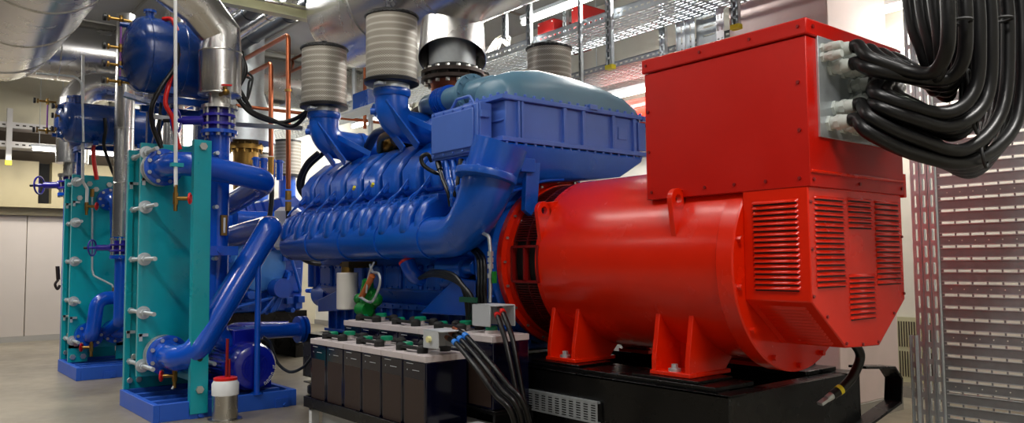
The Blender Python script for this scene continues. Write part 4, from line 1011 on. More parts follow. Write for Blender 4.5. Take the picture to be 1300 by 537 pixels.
# tank one and its stand
def tank(x, y0, y1, z, r, label, name='expansion_tank', seams=True):
    o = thing(name, label, 'tank', (x, (y0+y1)/2, z-r), 'blue expansion tanks')
    prof = [(y0-.22*r/.43*1.0, .02)]
    for i in range(1, 9):
        a = PI/2*i/8; prof.append((y0-.22*r/.43*math.cos(a), r*math.sin(a)))
    prof += [(y1, r)]
    for i in range(7, -1, -1):
        a = PI/2*i/8; prof.append((y1+.22*r/.43*math.cos(a), max(.02, r*math.sin(a))))
    g = G().lathe((x, 0, z), (0, 1, 0), prof, 64); b = part('vessel', g, 'tank_blue', o, ang=50)
    g = G()
    for y in (y0+.02, (y0*2+y1)/3+.12): g.torus((x, y, z), (0, 1, 0), r, .006, 56, 6)
    g.cyl((x, y0+.08, z+r-.02), (x, y0+.08, z+r+.09), .05, n=20).cyl((x, y0+.08, z+r+.07), (x, y0+.08, z+r+.1), .075, n=20); part('nozzle', g, 'tank_blue', b)
    g = G()
    for dz in (.72*r, -.4*r, -.9*r*.8): g.cyl((x, y0-.1*r, z+dz), (x, y0-.52*r-.02, z+dz), .03, n=12)
    part('stub', g, 'tank_blue', b)
    return o
tk = tank(-9.9, 2.42, 3.28, 4.10, .45, 'large blue horizontal tank with a domed end above the nearer heat exchanger')
def gauge(x, y, zs, label, s=1.):
    o = thing('gauge_glass', label, 'gauge', (x, y, zs[-1]), 'brass gauge glasses on the tank ends')
    for z in zs:
        g = G().cyl((x, y, z-.05*s), (x, y, z+.05*s), .022*s, n=10).cyl((x, y-.12*s, z), (x, y+.12*s, z), .018*s, n=10).ball((x, y, z), .034*s, n=10).cyl((x, y-.13*s, z), (x, y-.15*s, z), .038*s, n=12)
        part('gauge_cock', g, 'brass', o)
        g = G().cyl((x, y-.17*s, z), (x, y-.20*s, z), .045*s, n=14); part('cock_wheel', g, 'filter_end', o)
    g = G().cyl((x, y, zs[-1]), (x, y, zs[0]), .013*s, n=10); part('glass_tube', g, 'purple_glass', o)
gz = [at(153, v, x=-9.9).z for v in (25, 61, 83, 104)]; gy = at(153, 60, x=-9.9).y
gauge(-9.9, gy, gz, 'tall gauge glass with brass cocks at the domed end of the large tank', .95)
sf = thing('tank_stand', 'blue steel posts and beams carrying the large blue tank', 'stand', (-10.1, 3.0, 0))
g = G()
for x, y in ((-10.25, 2.62), (-10.25, 3.22)): g.bar((x, y, .0 if True else .18), (x, y, 3.62), .09, .09, (0, 1, 0))
part('post', g, 'tank_blue', sf, bevel=.004)
g = G().bar((-10.3, 2.62, 3.60), (-9.35, 2.62, 3.60), .08, .08).bar((-10.3, 3.22, 3.60), (-9.4, 3.22, 3.60), .08, .08).bar((-9.55, 2.5, 3.52), (-9.55, 3.3, 3.52), .08, .08).bar((-10.25, 2.5, 3.52), (-10.25, 3.3, 3.52), .08, .08)
for y in (2.62, 3.22): g.prism([(-10.3, 3.62), (-9.5, 3.62), (-9.55, 3.80), (-9.7, 3.72), (-9.9, 3.66), (-10.1, 3.72), (-10.25, 3.80)], 'y', y-.03, y+.03)
g.bar((-10.25, 2.62, 2.9), (-9.6, 2.62, 3.5), .06, .06).bar((-10.25, 3.22, 2.9), (-9.6, 3.22, 3.5), .06, .06); part('saddle_beam', g, 'tank_blue', sf, bevel=.004)
g = G().bar((-10.0, 2.25, 3.62), (-9.95, 2.75, 3.5), .1, .05); part('brace', g, 'tank_blue', sf)
# hoses near tank
def hose(pts, r, m, label, cat='hose', name=None, grp=None):
    g = G().tube(spline(pts, 8), r, 12); return item(name or 'hose', g, m, label, cat, group=grp)
hose([at(225, 55, x=-9.4), at(226, 68, x=-9.38), at(222, 85, x=-9.3), at(205, 110, x=-9.25), at(193, 135, x=-9.25), at(194, 160, x=-9.3), at(205, 188, x=-9.3)], .026, 'rubber', 'black hose with steel fitting looping down from the large blue tank', name='rubber_hose')
hose([at(207, 24, x=-9.7), at(220, 27, x=-9.6), at(228, 60, x=-9.5), at(216, 102, x=-9.35), at(210, 130, x=-9.3), at(219, 150, x=-9.3), at(225, 180, x=-9.3), at(229, 190, x=-9.3)], .026, 'red_plastic', 'red hose running from the large blue tank down to the teal exchanger', name='red_hose')
hose([at(205, 120, x=-9.7), at(204, 140, x=-9.7), at(202, 165, x=-9.7), at(207, 190, x=-9.7)], .02, 'rubber', 'thin black hose behind the looping hose at the large tank', name='rubber_hose')

# far side: tanks, valve, insulated pipe of second exchanger
tank(-13.0, 2.22, 3.2, 3.72, .30, 'smaller blue tank over the farther exchanger, the right one of a pair')
tank(-13.75, 2.28, 3.2, 3.84, .31, 'smaller blue tank over the farther exchanger, the left one of a pair')
gauge(-13.0, at(83, 150, x=-13.0).y, [at(83, v, x=-13).z for v in (136, 148, 165)], 'short gauge glass with brass cocks between the two smaller tanks', .9)
gauge(-13.75, at(60, 150, x=-13.75).y, [at(60, v, x=-13.75).z for v in (129, 166)], 'short gauge glass with brass cocks left of the smaller tanks', .95)
sf2 = thing('tank_stand', 'blue steel posts under the two smaller tanks at the farther exchanger', 'stand', (-13.4, 2.7, 0))
g = G()
for x, y in ((-14.1, 2.55), (-14.1, 3.3), (-13.4, 3.1), (-12.7, 3.35)): g.bar((x, y, 0), (x, y, 3.42), .08, .08, (0, 1, 0))
part('post', g, 'tank_blue', sf2)
g = G().bar((-14.15, 2.5, 3.47), (-12.7, 2.5, 3.40), .07, .07).bar((-14.15, 3.1, 3.47), (-12.7, 3.1, 3.40), .07, .07).bar((-13.4, 2.45, 3.42), (-13.4, 3.35, 3.42), .07, .07); part('saddle_beam', g, 'tank_blue', sf2)
IX, IY = -14.35, 2.50
c = at(92, 190, x=-14.5); IX, IY = -14.5, c.y
v2 = thing('butterfly_valve', 'purple-blue valve with a handwheel left of the farther exchanger', 'valve', (IX, IY, 2.75), 'handwheel valves')
valve(v2, IX, IY, 2.80, (-.62, -.78, 0), 1.05)
r2 = G().tube([(IX, IY, 0.0), (IX, IY, 2.79)], .11, 24).cyl((IX, IY, 2.74), (IX, IY, 2.79), .2, n=32); item('vertical_pipe', r2, 'pipe_blue', 'blue vertical pipe at the left edge of the farther exchanger', 'pipe')
g = G().cyl((IX, IY, 3.06), (IX, IY, 3.10), .2, n=32).cyl((IX, IY, 3.1), (IX, IY, 3.3), .13, n=24)
p2 = thing('insulated_pipe', 'silver clad pipe with an elbow behind the two smaller tanks', 'pipe', (IX, IY, 3.06)); part('flange', g, 'steel', p2)
g = G().tube(arc([(IX, IY, 3.28), (IX, IY, 4.62), (IX, IY+3.2, 4.62)], .45, 6), .24, 40); part('cladding', g, 'aluminium', p2, ang=10)
# silver vertical pipe between exchangers, valve below
sx = -12.45; sy_ = at(157, 200, x=sx).y
g = G().tube(arc([(sx, sy_, 2.02), (sx, sy_, 5.3)], .1), .135, 32)
for z in (2.8, 3.6, 4.3): g.torus((sx, sy_, z), (0, 0, 1), .136, .006, 32, 6)
item('insulated_pipe', g, 'aluminium', 'slim silver clad vertical pipe between the two exchangers, ending at a small valve', 'pipe')
v3 = thing('butterfly_valve', 'small purple-blue handwheel valve on the face of the farther exchanger', 'valve', (sx, sy_, 1.72), 'handwheel valves')
valve(v3, sx, sy_, 1.76, (-.62, -.78, 0), .85)
g = G().tube(arc([(sx, sy_, 1.75), (sx, sy_, .95), (sx, sy_, .8), (XF-3.86+.1, sy_-.02, .62)], .1), .09, 24).cyl((sx, sy_, 1.70), (sx, sy_, 1.75), .16, n=28); item('vertical_pipe', g, 'pipe_blue', 'blue pipe running down from the small valve at the farther exchanger', 'pipe')
# pipes on face of far exchanger
XF2 = XF-3.86
def fpt(px, py, o=.15): return at(px, py, x=XF2+o)
c1 = fpt(114, 426); 
o = thing('lower_pipe', 'blue bent pipe rising from the left lower flange of the farther exchanger', 'pipe', c1)
g = G().tube(arc([c1, c1+V((.16, 0, 0)), V((XF2+.32, fpt(120, 400).y, 1.12)), V((XF2+.32, fpt(165, 385).y+.15, 1.14))], .16, 8), .10, 28); part('pipe', g, 'pipe_blue', o, ang=60)
g = G().cyl((XF2+.02, c1.y, c1.z), (XF2+.07, c1.y, c1.z), .19, n=36).cyl((XF2+.1, c1.y, c1.z), (XF2+.15, c1.y, c1.z), .19, n=36); part('flange', g, 'pipe_blue', o)
g = bolts_circle(G(), V((XF2+.15, c1.y, c1.z)), (1, 0, 0), .155, 8, .024, .02); part('bolt', g, 'bolt', o)
c2 = fpt(146, 421)
o = thing('stub_pipe', 'blue stub pipe on the right lower flange of the farther exchanger', 'pipe', c2)
g = G().tube(arc([c2, c2+V((.22, 0, 0)), c2+V((.3, .9, 0))], .12, 6), .09, 24); part('pipe', g, 'pipe_blue', o, ang=60)
g = G().cyl((XF2+.02, c2.y, c2.z), (XF2+.07, c2.y, c2.z), .17, n=36).cyl((XF2+.1, c2.y, c2.z), (XF2+.15, c2.y, c2.z), .17, n=36); part('flange', g, 'pipe_blue', o)
g = bolts_circle(G(), V((XF2+.15, c2.y, c2.z)), (1, 0, 0), .14, 8, .022, .02); part('bolt', g, 'bolt', o)
c3 = fpt(140, 253)
o = thing('stub_pipe', 'blue stub pipe on the upper flange of the farther exchanger, beside the silver pipe', 'pipe', c3)
g = G().tube(arc([c3, c3+V((.25, 0.02, 0)), V((XF2+.4, c3.y+.05, c3.z-.6))], .14, 6), .09, 24); part('pipe', g, 'pipe_blue', o, ang=60)
g = G().cyl((XF2+.02, c3.y, c3.z), (XF2+.07, c3.y, c3.z), .17, n=36).cyl((XF2+.1, c3.y, c3.z), (XF2+.15, c3.y, c3.z), .17, n=36); part('flange', g, 'pipe_blue', o)
g = bolts_circle(G(), V((XF2+.15, c3.y, c3.z)), (1, 0, 0), .14, 8, .022, .02); part('bolt', g, 'bolt', o)
g = G().tube(arc([fpt(117, 241, .08), fpt(117, 343, .08), fpt(119, 350, .1), fpt(143, 362, .25), fpt(145, 385, .35)], .05), .014, 10); 
tp = item('small_steel_pipe', g, 'zinc', 'thin bent steel pipe running down the face of the farther exchanger', 'pipe')
g = G()
for q, w in ((fpt(117, 245, .08), .06), (fpt(145, 375, .32), .12)): g.cyl(q-V((0, 0, w)), q+V((0, 0, w)), .03, n=8)
part('brass_fitting', g, 'brass', tp)
c = fpt(110, 262, .2); g = G().cyl((c.x, at(108, 200, x=c.x).y, at(108, 140, x=c.x).z), (c.x, at(108, 200, x=c.x).y, at(108, 232, x=c.x).z), .022, n=12)
g = G().tube(arc([(c.x, c.y-.10, 4.75), (c.x, c.y-.06, 2.85), (c.x, c.y, 2.75), (c.x, c.y, c.z+.05)], .05), .022, 12); item('white_drop_pipe', g, 'white_paint', 'thin white pipe dropping beside the smaller tanks to the farther exchanger', 'pipe')
tap(c, 'small brass tap with red wheel on the farther exchanger face', (.5, .8, 0), 1.0)
tap(fpt(116, 441, .3), 'small brass drain tap with red handle under the lower flanges of the farther exchanger', (-.5, -.8, 0), 1.)
hose([at(133, 150, x=-12.6), at(134, 165, x=-12.6), at(132, 185, x=-12.65), at(140, 210, x=-12.7), at(150, 235, x=-12.8)], .024, 'rubber', 'black hose hanging from the right smaller tank', name='rubber_hose')
hose([at(119, 165, x=-13.2), at(119, 200, x=-13.2), at(123, 228, x=-13.2)], .03, 'red_plastic', 'red hose behind the white pipe over the farther exchanger', name='red_hose')
g = G().cyl((-14.9, 2.1, .02), (-14.9, 2.1, 1.3), .03, n=12).box((-15.0, 2.0, 0), (-14.2, 2.4, .05)); g.tube(spline([at(74, 335, x=-14.9), at(75, 350, x=-14.9), at(70, 360, x=-14.9), at(74, 368, x=-14.9)], 5), .02, 8)
g.bm.free()
g = G().cyl(at(73, 338, x=-14.6), at(74, 355, x=-14.6), .03, n=10); g.tube(spline([at(74, 355, x=-14.6), at(70, 361, x=-14.6), at(73, 367, x=-14.6), at(76, 362, x=-14.6)], 5), .02, 8)
item('drain_hook', g, ['rust_dark'], 'small dark hook hanging left of the farther exchanger', 'hook')
g = G().box((-15.2, 2.55, 0), (-14.1, 2.62, .12)).box((-15.2, 3.6, 0), (-14.1, 3.68, .12)).box((-15.2, 2.55, 0), (-15.13, 3.68, .12)); item('dark_skid', g, 'black', 'low dark skid on the floor behind the farther exchanger', 'skid')

# ================================================================== BIG DUCTS, UPPER LEFT
bd = thing('ventilation_duct', 'huge shiny silver round duct overhead at the far left', 'duct', (-10, 1.0, 4.3))
c = at(-8, 50, x=-12.3); by_, bz_, br_ = c.y, 4.93, .70
bz_ = at(0, 103, x=-12.3).z+br_-.03
g = G().lathe((0, by_, bz_), (1, 0, 0), [(-12.6, .05), (-12.6, .5), (-12.45, .64), (-12.2, .695), (-12.0, .70), (-1.5, .70)], 80); d_ = part('duct_shell', g, 'aluminium', bd, ang=30)
g = G()
for x in (-11.6, -10.1, -8.6, -7.1, -5.6): g.torus((x, by_, bz_), (1, 0, 0), .702, .009, 80, 6)
part('seam', g, 'steel', d_)
g = G().lathe((-15.2, 0, 5.28), (0, 1, 0), [(1.6, .1), (1.6, .42), (1.7, .5), (9.2, .5)], 64)
o = item('cross_duct', g, 'aluminium', 'wide grey-silver duct crossing behind the tanks under the ceiling', 'duct', loc=(-15.2, 3, 4.78))
g = G()
for y in (2.35, 3.6, 4.9): g.torus((-15.2, y, 5.28), (0, 1, 0), .503, .012, 64, 6)
part('seam', g, 'steel', o)
# thin steel line under duct
g = G().tube(arc([at(46, 93, x=-12.5), at(95, 97, x=-12.5), at(104, 105, x=-12.5), at(106, 180, x=-12.5)], .12), .015, 10)
item('small_steel_pipe', g, 'zinc', 'thin steel pipe bending down below the big ducts at the left', 'pipe')
# dark insulated lines overhead in the middle
for i, (y, z, r, m) in enumerate(((3.55, 5.25, .13, 'dark_insulation'), (3.9, 5.3, .10, 'aluminium'), (4.2, 5.3, .12, 'dark_insulation'), (4.5, 5.32, .09, 'aluminium'), (4.8, 5.38, .12, 'dark_insulation'))):
    g = G().cyl((-19.5, y, z), (-10.4, y, z), r, n=24)
    for q in range(6): g.torus((-11.2-q*1.4, y, z), (1, 0, 0), r, .012, 24, 6)
    item('overhead_pipe', g, m, ['leftmost dark overhead pipe running back under the ceiling', 'thin silver overhead pipe between the two leftmost dark ones', 'middle dark overhead pipe under the ceiling', 'thin silver overhead pipe right of the middle dark one', 'rightmost dark overhead pipe under the ceiling'][i], 'pipe', group='overhead pipes')
# beige beam + rod
g = G().box((-10.2, 1.2, 4.98), (-10.05, 5.22, 5.0)).box((-10.2, 1.2, 5.13), (-10.05, 5.22, 5.15)).box((-10.135, 1.2, 4.99), (-10.115, 5.22, 5.14)).box((-10.21, 5.20, 4.96), (-10.04, 5.23, 5.6)); g.box((-10.2, 5.1, 5.1), (-10.05, 5.2, 5.8))
item('ceiling_beam', g, 'beige_steel', 'pale beige steel beam crossing overhead above the silver elbow', 'beam')
g = G().cyl((-9.98, 1.2, 5.06), (-9.98, 5.3, 5.10), .016, n=10).cyl((-9.98, 5.18, 5.10), (-9.98, 5.24, 5.10), .035, n=8); item('threaded_rod', g, 'steel', 'shiny thin rod lying along the beige overhead beam', 'rod')
# copper pipes
def copper(pts, r, label, rad=.07, extra=None):
    g = G().tube(arc(pts, rad, 6), r, 16); o = item('copper_pipe', g, 'copper', label, 'pipe', group='copper pipes'); return o
cx = -9.85
a = at(366, 44, x=cx); b = at(366, 240, x=cx); CY1 = a.y
o = copper([(-14.5, CY1, a.z), (cx, CY1, a.z), (cx, b.y, b.z)], .032, 'tall vertical copper pipe left of the left air filter, brass joint at its foot')
g = G()
for yy in (248, 262): q = at(366, yy, x=cx); g.cyl(q-V((0, 0, .06)), q+V((0, 0, .06)), .042, n=8)
for yy in (115, 162): q = at(366, yy, x=cx); g.cyl(q-V((0, 0, .015)), q+V((0, 0, .015)), .048, n=16)
part('brass_joint', g, 'brass', o)
hose([at(366, 268, x=cx), at(367, 295, x=cx), at(372, 315, x=cx+.1), at(384, 328, x=cx+.25), at(400, 334, x=cx+.45), at(425, 336, x=cx+.9), at(430, 338, x=cx+1.0)], .034, 'rubber', 'thick black hose curving from the tall copper pipe to the engine', name='rubber_hose')
cx2 = -10.3; a = at(344, 80, x=cx2); b = at(344, 198, x=cx2); CY2 = a.y
o = copper([(-14.5, CY2, a.z), (cx2, CY2, a.z), (cx2, b.y, b.z)], .032, 'shorter vertical copper pipe left of the tall one')
g = G()
for yy in (205, 216): q = at(344, yy, x=cx2); g.cyl(q-V((0, 0, .06)), q+V((0, 0, .06)), .042, n=8)
part('brass_joint', g, 'brass', o)
hose([at(344, 222, x=cx2), at(345, 245, x=cx2), at(343, 270, x=cx2), at(338, 290, x=cx2)], .034, 'rubber', 'black hose hanging below the shorter copper pipe', name='rubber_hose')
copper([(-19, 6.5, 5.74), (-12.2, 6.5, 5.74)], .03, 'copper pipe sloping away high behind the left air filter, the upper one')
copper([(-19, 6.3, 5.38), (-12.2, 6.3, 5.38)], .03, 'copper pipe sloping away high behind the left air filter, the lower one')
copper([(-13.0, 6.5, 5.15), (-12.4, 6.5, 5.30), (-11.95, 6.5, 5.30), (-11.95, 6.5, 3.9)], .03, 'copper pipe with a bend dropping between the two front air filters')
a = at(300, 134, x=-12.6); b = at(552, 160, x=-12.6); copper([a, V((-12.6, b.y, a.z))], .03, 'level copper pipe passing behind the left air filter')
g = G().bar((-12.0, 6.64, 3.6), (-12.0, 6.64, 5.8), .09, .05, (0, 1, 0)); item('strut_post', g, 'zinc', 'galvanised strut post between the two front air filters', 'strut')
g = G().box((-11.35, 5.95, 4.06), (-10.85, 6.1, 4.33)); item('control_box', g, 'tank_blue', 'small dark blue box behind the gap between the front air filters', 'box', bevel=.01)
g = G().box((-11.8, 5.9, 4.02), (-10.4, 6.2, 4.055)); item('shelf_bracket', g, 'zinc', 'thin galvanised shelf carrying the small dark blue box', 'bracket')
for i, (x, y) in enumerate(((-11.7, 6.15), (-10.5, 6.15))):
    g = G().bar((x, y, 4.04), (x, y, 5.8), .04, .04, (0, 1, 0)); item('strut_post', g, 'zinc', ['galvanised hanger left of the small dark blue box', 'galvanised hanger right of the small dark blue box'][i], 'strut')
# black cable coil beside silver pipe
for k in range(4):
    c = [at(302+5*k, 60+k*6, x=-9.6), at(312-3*k, 90, x=-9.5), at(300+2*k, 120, x=-9.5), at(318, 140+3*k, x=-9.45), at(345+4*k, 152+k*3, x=-9.4), at(372, 160-k*8, x=-9.3), at(392, 142-k*2, x=-9.1)]
    if k > 1: c = [at(300, 70+8*k, x=-9.6), at(318, 85+5*k, x=-9.55), at(328-4*k, 105, x=-9.5), at(312, 130, x=-9.5), at(304, 112, x=-9.5), at(310+3*k, 140-k, x=-9.45)]
    hose(c, .026 if k < 2 else .014, 'rubber', ['thick black cable swinging from the silver pipe to the left air filter, the lower one', 'thick black cable swinging from the silver pipe to the left air filter, the upper one', 'thin black cable coiled right of the silver pipe, outer loop', 'thin black cable coiled right of the silver pipe, inner loop'][k], 'cable', 'black_cable')
a = at(252, 147, x=-9.3); b = at(392, 163, x=-9.0)
g = G().bar(at(300, 158, x=-9.9), at(385, 163, x=-9.3), .06, .05); item('strut_bracket', g, 'zinc', 'galvanised strut behind the copper pipes at valve height', 'bracket')
g = G().bar(at(195, 148, x=-9.7), at(262, 158, x=-9.7), .06, .05); item('strut_bracket', g, 'zinc', 'galvanised strut behind the nearer handwheel', 'bracket')
for i, (x, y, z) in enumerate(((-10.8, 3.3, 0),)):
    for q in range(2):
        g = G().cyl((x-.4*q, 3.05+.5*q, 0), (x-.4*q, 3.05+.5*q, 5.1), .13, n=28); item('insulated_pipe', g, 'aluminium', ['silver clad pipe standing behind the nearer teal exchanger, the left one', 'silver clad pipe standing behind the nearer teal exchanger, the right one'][q], 'pipe')

# ================================================================== SECOND ENGINE
e2 = thing('gas_engine', 'second blue engine farther back behind the blue pipes, pale blue round end cover', 'engine', (-15.5, 5.1, .5))
g = G().prism([(4.4, .8), (4.35, 1.75), (4.55, 2.2), (5.6, 2.2), (5.85, 1.75), (5.8, .8)], 'x', -18.5, -12.9); part('crankcase', g, 'engine_blue', e2, bevel=.04)
g = G().lathe((0, 5.03, 1.60), (1, 0, 0), [(-12.95, .5), (-12.85, .46), (-12.80, .44), (-12.78, .40), (-12.78, .02)], 56); part('end_cover', g, 'cover_blue', e2, label='pale blue round end cover')
g = G()
for q in range(46):
    a = random.uniform(0, 2*PI); rr = random.uniform(.42, .95); x, y, z = -12.9, 5.03+rr*math.cos(a), 1.5+rr*math.sin(a)
    if z < .8: continue
    if random.random() < .5: g.box((x, y-.06, z-.05), (x+random.uniform(.05, .22), y+.06, z+.06))
    else: g.cyl((x, y, z), (x+random.uniform(.08, .3), y, z), random.uniform(.03, .08), n=12)
for q in range(9):
    a = random.uniform(0, 2*PI); g.tube(arc([(-12.9, 5+.8*math.cos(a), 1.5+.7*math.sin(a)), (-12.65, 5+.8*math.cos(a), 1.5+.7*math.sin(a)), (-12.65, 5+.5*math.cos(a+1), 1.6+.6*math.sin(a+1)), (-12.9, 5+.5*math.cos(a+1), 1.6+.6*math.sin(a+1))], .06), .028, 10)
part('end_fitting', g, 'engine_blue', e2, bevel=.008)
g = G().cyl((-12.8, 4.6, 2.35), (-12.8, 6.1, 2.35), .13, n=24).cyl((-12.7, 4.8, 1.9), (-12.7, 6.0, 2.0), .1, n=20).cyl((-12.8, 5.3, 1.2), (-12.5, 5.3, 1.2), .16, n=20); part('coolant_pipe', g, 'pipe_blue', e2)
for k in range(4):
    p = at(325+k*10, 207+k*1.2, x=-13.0)
    g = G().cyl(V((-13.0, p.y, p.z-.25)), V((-13.0, p.y, p.z+.10)), .055, n=16).cyl(V((-13.0, p.y, p.z+.05)), V((-13.0, p.y, p.z+.08)), .075, n=16); part('pipe_cap', g, 'pipe_blue', e2)
for bank in (1, -1):
    for i in range(10):
        x = -13.2-i*.42; Y = (lambda y: y) if bank > 0 else (lambda y: 2*5.12-y)
        g = G().prism([(Y(4.2), 2.2), (Y(4.2), 2.5), (Y(4.5), 2.8), (Y(4.8), 2.75), (Y(4.6), 2.1)], 'x', x-.18, x+.18); part('rocker_cover', g, 'engine_blue', e2, bevel=.03)
for p, lo in ((at(365, 180, z=4.1), 1), (at(331, 196, z=4.0), 1)):
    x, y = p.x, p.y; zt = p.z
    g = G().lathe((x, y, 0), (0, 0, 1), [(zt-.68, .27), (zt, .27)], 40, caps=False); f = part('air_filter', g, 'filter_mesh', e2, label='round perforated metal air filter')
    off = V((x, y, zt-.7))-ORG[f.name]; f.data.transform(Matrix.Translation(-off)); f.location = off; ORG[f.name] = V((x, y, zt-.7))
    g = G().cyl((x, y, zt-.02), (x, y, zt+.02), .275, n=40).cyl((x, y, zt), (x, y, zt+.1), .03, n=10).cyl((x, y, zt-.72), (x, y, zt-.68), .28, n=40); part('end_cap', g, 'filter_end', f)
    g = G().cyl((x, y, 2.6), (x, y, zt-.7), .17, n=24); part('intake_elbow', g, 'engine_blue', e2)
px_ = at(312, 182, x=-13.6)
ex2 = thing('exhaust_duct', 'pale silver exhaust skirt above the second engine, behind the copper pipes', 'duct', (px_.x, px_.y, px_.z))
g = G().lathe((px_.x, px_.y, 0), (0, 0, 1), [(px_.z, .5), (px_.z+.35, .46), (px_.z+.9, .30), (5.8, .30)], 48, caps=False).lathe((px_.x, px_.y, 0), (0, 0, 1), [(px_.z+.01, .49), (px_.z+.2, .3)], 48, caps=False); part('skirt', g, 'zinc', ex2)
g = G().lathe((px_.x, px_.y, 0), (0, 0, 1), [(px_.z-.9, .2), (px_.z-.12, .22), (px_.z-.12, .3), (px_.z-.04, .3), (px_.z-.04, .22), (px_.z+.2, .22)], 36)
for i in range(14): g.cyl((px_.x+.27*math.cos(i*PI/7), px_.y+.27*math.sin(i*PI/7), px_.z-.18), (px_.x+.27*math.cos(i*PI/7), px_.y+.27*math.sin(i*PI/7), px_.z+.0), .018, n=6)
part('bellows', g, 'brass', ex2)
g = G().box((-18.6, 4.2, 0), (-12.9, 4.4, .72)).box((-18.6, 5.7, 0), (-12.9, 5.9, .72)).box((-13.0, 4.2, .5), (-12.9, 5.9, .72)).box((-18.6, 4.2, .72), (-12.9, 5.9, .80)); item('machine_skid', g, 'black', 'black base frame under the second engine farther back', 'base frame')
c = at(366, 280, x=-10.6)
g = G().lathe((-10.6, c.y, 0), (0, 0, 1), [(1.80, .15), (1.84, .19), (2.34, .19), (2.40, .12)], 28); item('grey_canister', g, 'plastic_grey', 'pale grey canister behind the tall copper pipe left of the engine', 'canister')
g = G().box((-10.66, c.y-.5, 2.0), (-10.62, c.y-.2, 2.3)); g.bm.free()

# ================================================================== RIGHT SIDE: perforated panels
Y7 = 6.95
pp = thing('cable_tray', 'tall upright wall of perforated galvanised cable tray at the right edge', 'cable tray', (-2.5, Y7, 0))
xa = at(1192, 300, y=Y7).x; xb = -1.2
n_ = 5; pw = .088
for k in range(1):
    g = G(); nv = 42
    perf(g, (xa, Y7, 0.02), (1, 0, 0), (0, 0, 1), 14, nv, .112, .10, .098, .020, .002, mu=.02, mv=.02)
    g.m(1)
    for j in range(11):
        for i in range(13): z = .04+(j*4+1)*.10; g.cyl((xa+.08+i*.1, Y7-.004, z), (xa+.08+i*.1, Y7+.003, z), .005, n=6)
    part('perforated_sheet', g, ['zinc_dull', 'wall_white'], pp)
g = G(); xl = xa
for j in range(42):
    z = .02+.02+j*.10+.05
    for s in (-1, 1): g.box((xa+.01, Y7-.006, z+s*.014-.003), (xb+.2, Y7, z+s*.014+.003))
part('slot_rib', g, 'zinc', pp)
# left edge profiles with oblong holes
for (x0, x1, t) in ((at(1160, 300, y=Y7).x, at(1171, 300, y=Y7).x, 0), (at(1172, 300, y=Y7).x, at(1181, 300, y=Y7).x, 1), (at(1182, 300, y=Y7).x, at(1191, 300, y=Y7).x, 2)):
    g = G(); w = x1-x0; perf(g, (x0, Y7-.02, .02), (1, 0, 0), (0, 0, 1), 1, 30, w*.9, .142, w*(.22 if t == 0 else .38), .098, .003, mu=w*.05)
    g.box((x0-.002, Y7-.02, .02), (x0+.004, Y7+.04, 4.28)).box((x0+w-.004, Y7-.03, .02), (x0+w+.001, Y7+.04, 4.28))
    if t:
        c = x0+w/2
        for j in range(30):
            z = .02+j*.142+.071
            g.box((c-w*.27, Y7-.025, z-.045), (c-w*.21, Y7-.018, z+.045)).box((c+w*.21, Y7-.025, z-.045), (c+w*.27, Y7-.018, z+.045))
    part('edge_profile', g, 'zinc', pp, bevel=0)
g = G(); xq = at(1157, 480, y=6.7).x
perf(g, (xq, 6.72, .0), (1, 0, 0), (0, 0, 1), 1, 8, .035, .12, .012, .07, .003, mu=.003).box((xq-.004, 6.70, 0), (xq, 6.76, .96)).box((xq+.04, 6.70, 0), (xq+.044, 6.76, .96))
item('strut_post', g, 'zinc', 'short perforated post standing left of the tall perforated panel', 'strut')

# ================================================================== OVERHEAD TRAYS
def tray_x(x0, x1, y0, y1, z, label, m='zinc', h=.07):
    o = thing('cable_tray', label, 'cable tray', ((x0+x1)/2, (y0+y1)/2, z), 'overhead cable trays')
    nu = int((x1-x0)/.14); nv = int((y1-y0)/.07); g = G(); perf(g, (x0, y0, z), (1, 0, 0), (0, 1, 0), nu, nv, (x1-x0)/nu, (y1-y0)/nv, (x1-x0)/nu*.72, .024, .003); part('tray_bottom', g, m, o)
    for y in (y0, y1):
        g = G(); n = int((x1-x0)/.09); perf(g, (x0, y+.0015, z), (1, 0, 0), (0, 0, 1), n, 1, (x1-x0)/n, h, (x1-x0)/n*.5, .022, .003); g.box((x0, y-.012, z+h), (x1, y+.012, z+h+.004)); part('side_rail', g, m, o)
    return o
tray_x(-19, -2.6, 6.55, 7.25, 4.38, 'long lit cable tray over the engine, the nearest of the overhead trays', h=.11)
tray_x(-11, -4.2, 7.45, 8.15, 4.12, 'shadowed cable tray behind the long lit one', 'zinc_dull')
tray_x(-11, -5.4, 8.3, 9.1, 4.28, 'farthest overhead cable tray along the white back wall')
tray_x(-5.0, -2.0, 7.55, 8.6, 4.7, 'upper cable tray right of the upright ladder above the red box') if False else None
hang = [(-9.3, 6.9, 3.95, 'strut hanger left of the rear air filter'), (-8.25, 6.9, 4.25, 'strut hanger with a yellow end cap right of the rear air filter'), (-7.05, 8.2, 4.2, 'slim hanger left of the red alarm boxes'), (-5.75, 6.85, 4.1, 'strut hanger left of the upright perforated tray'), (-4.65, 7.0, 4.05, 'strut hanger with a yellow end cap right of the upright perforated tray'), (-6.7, 6.9, 4.05, 'strut hanger with a yellow cap over the blue cooler hood')]
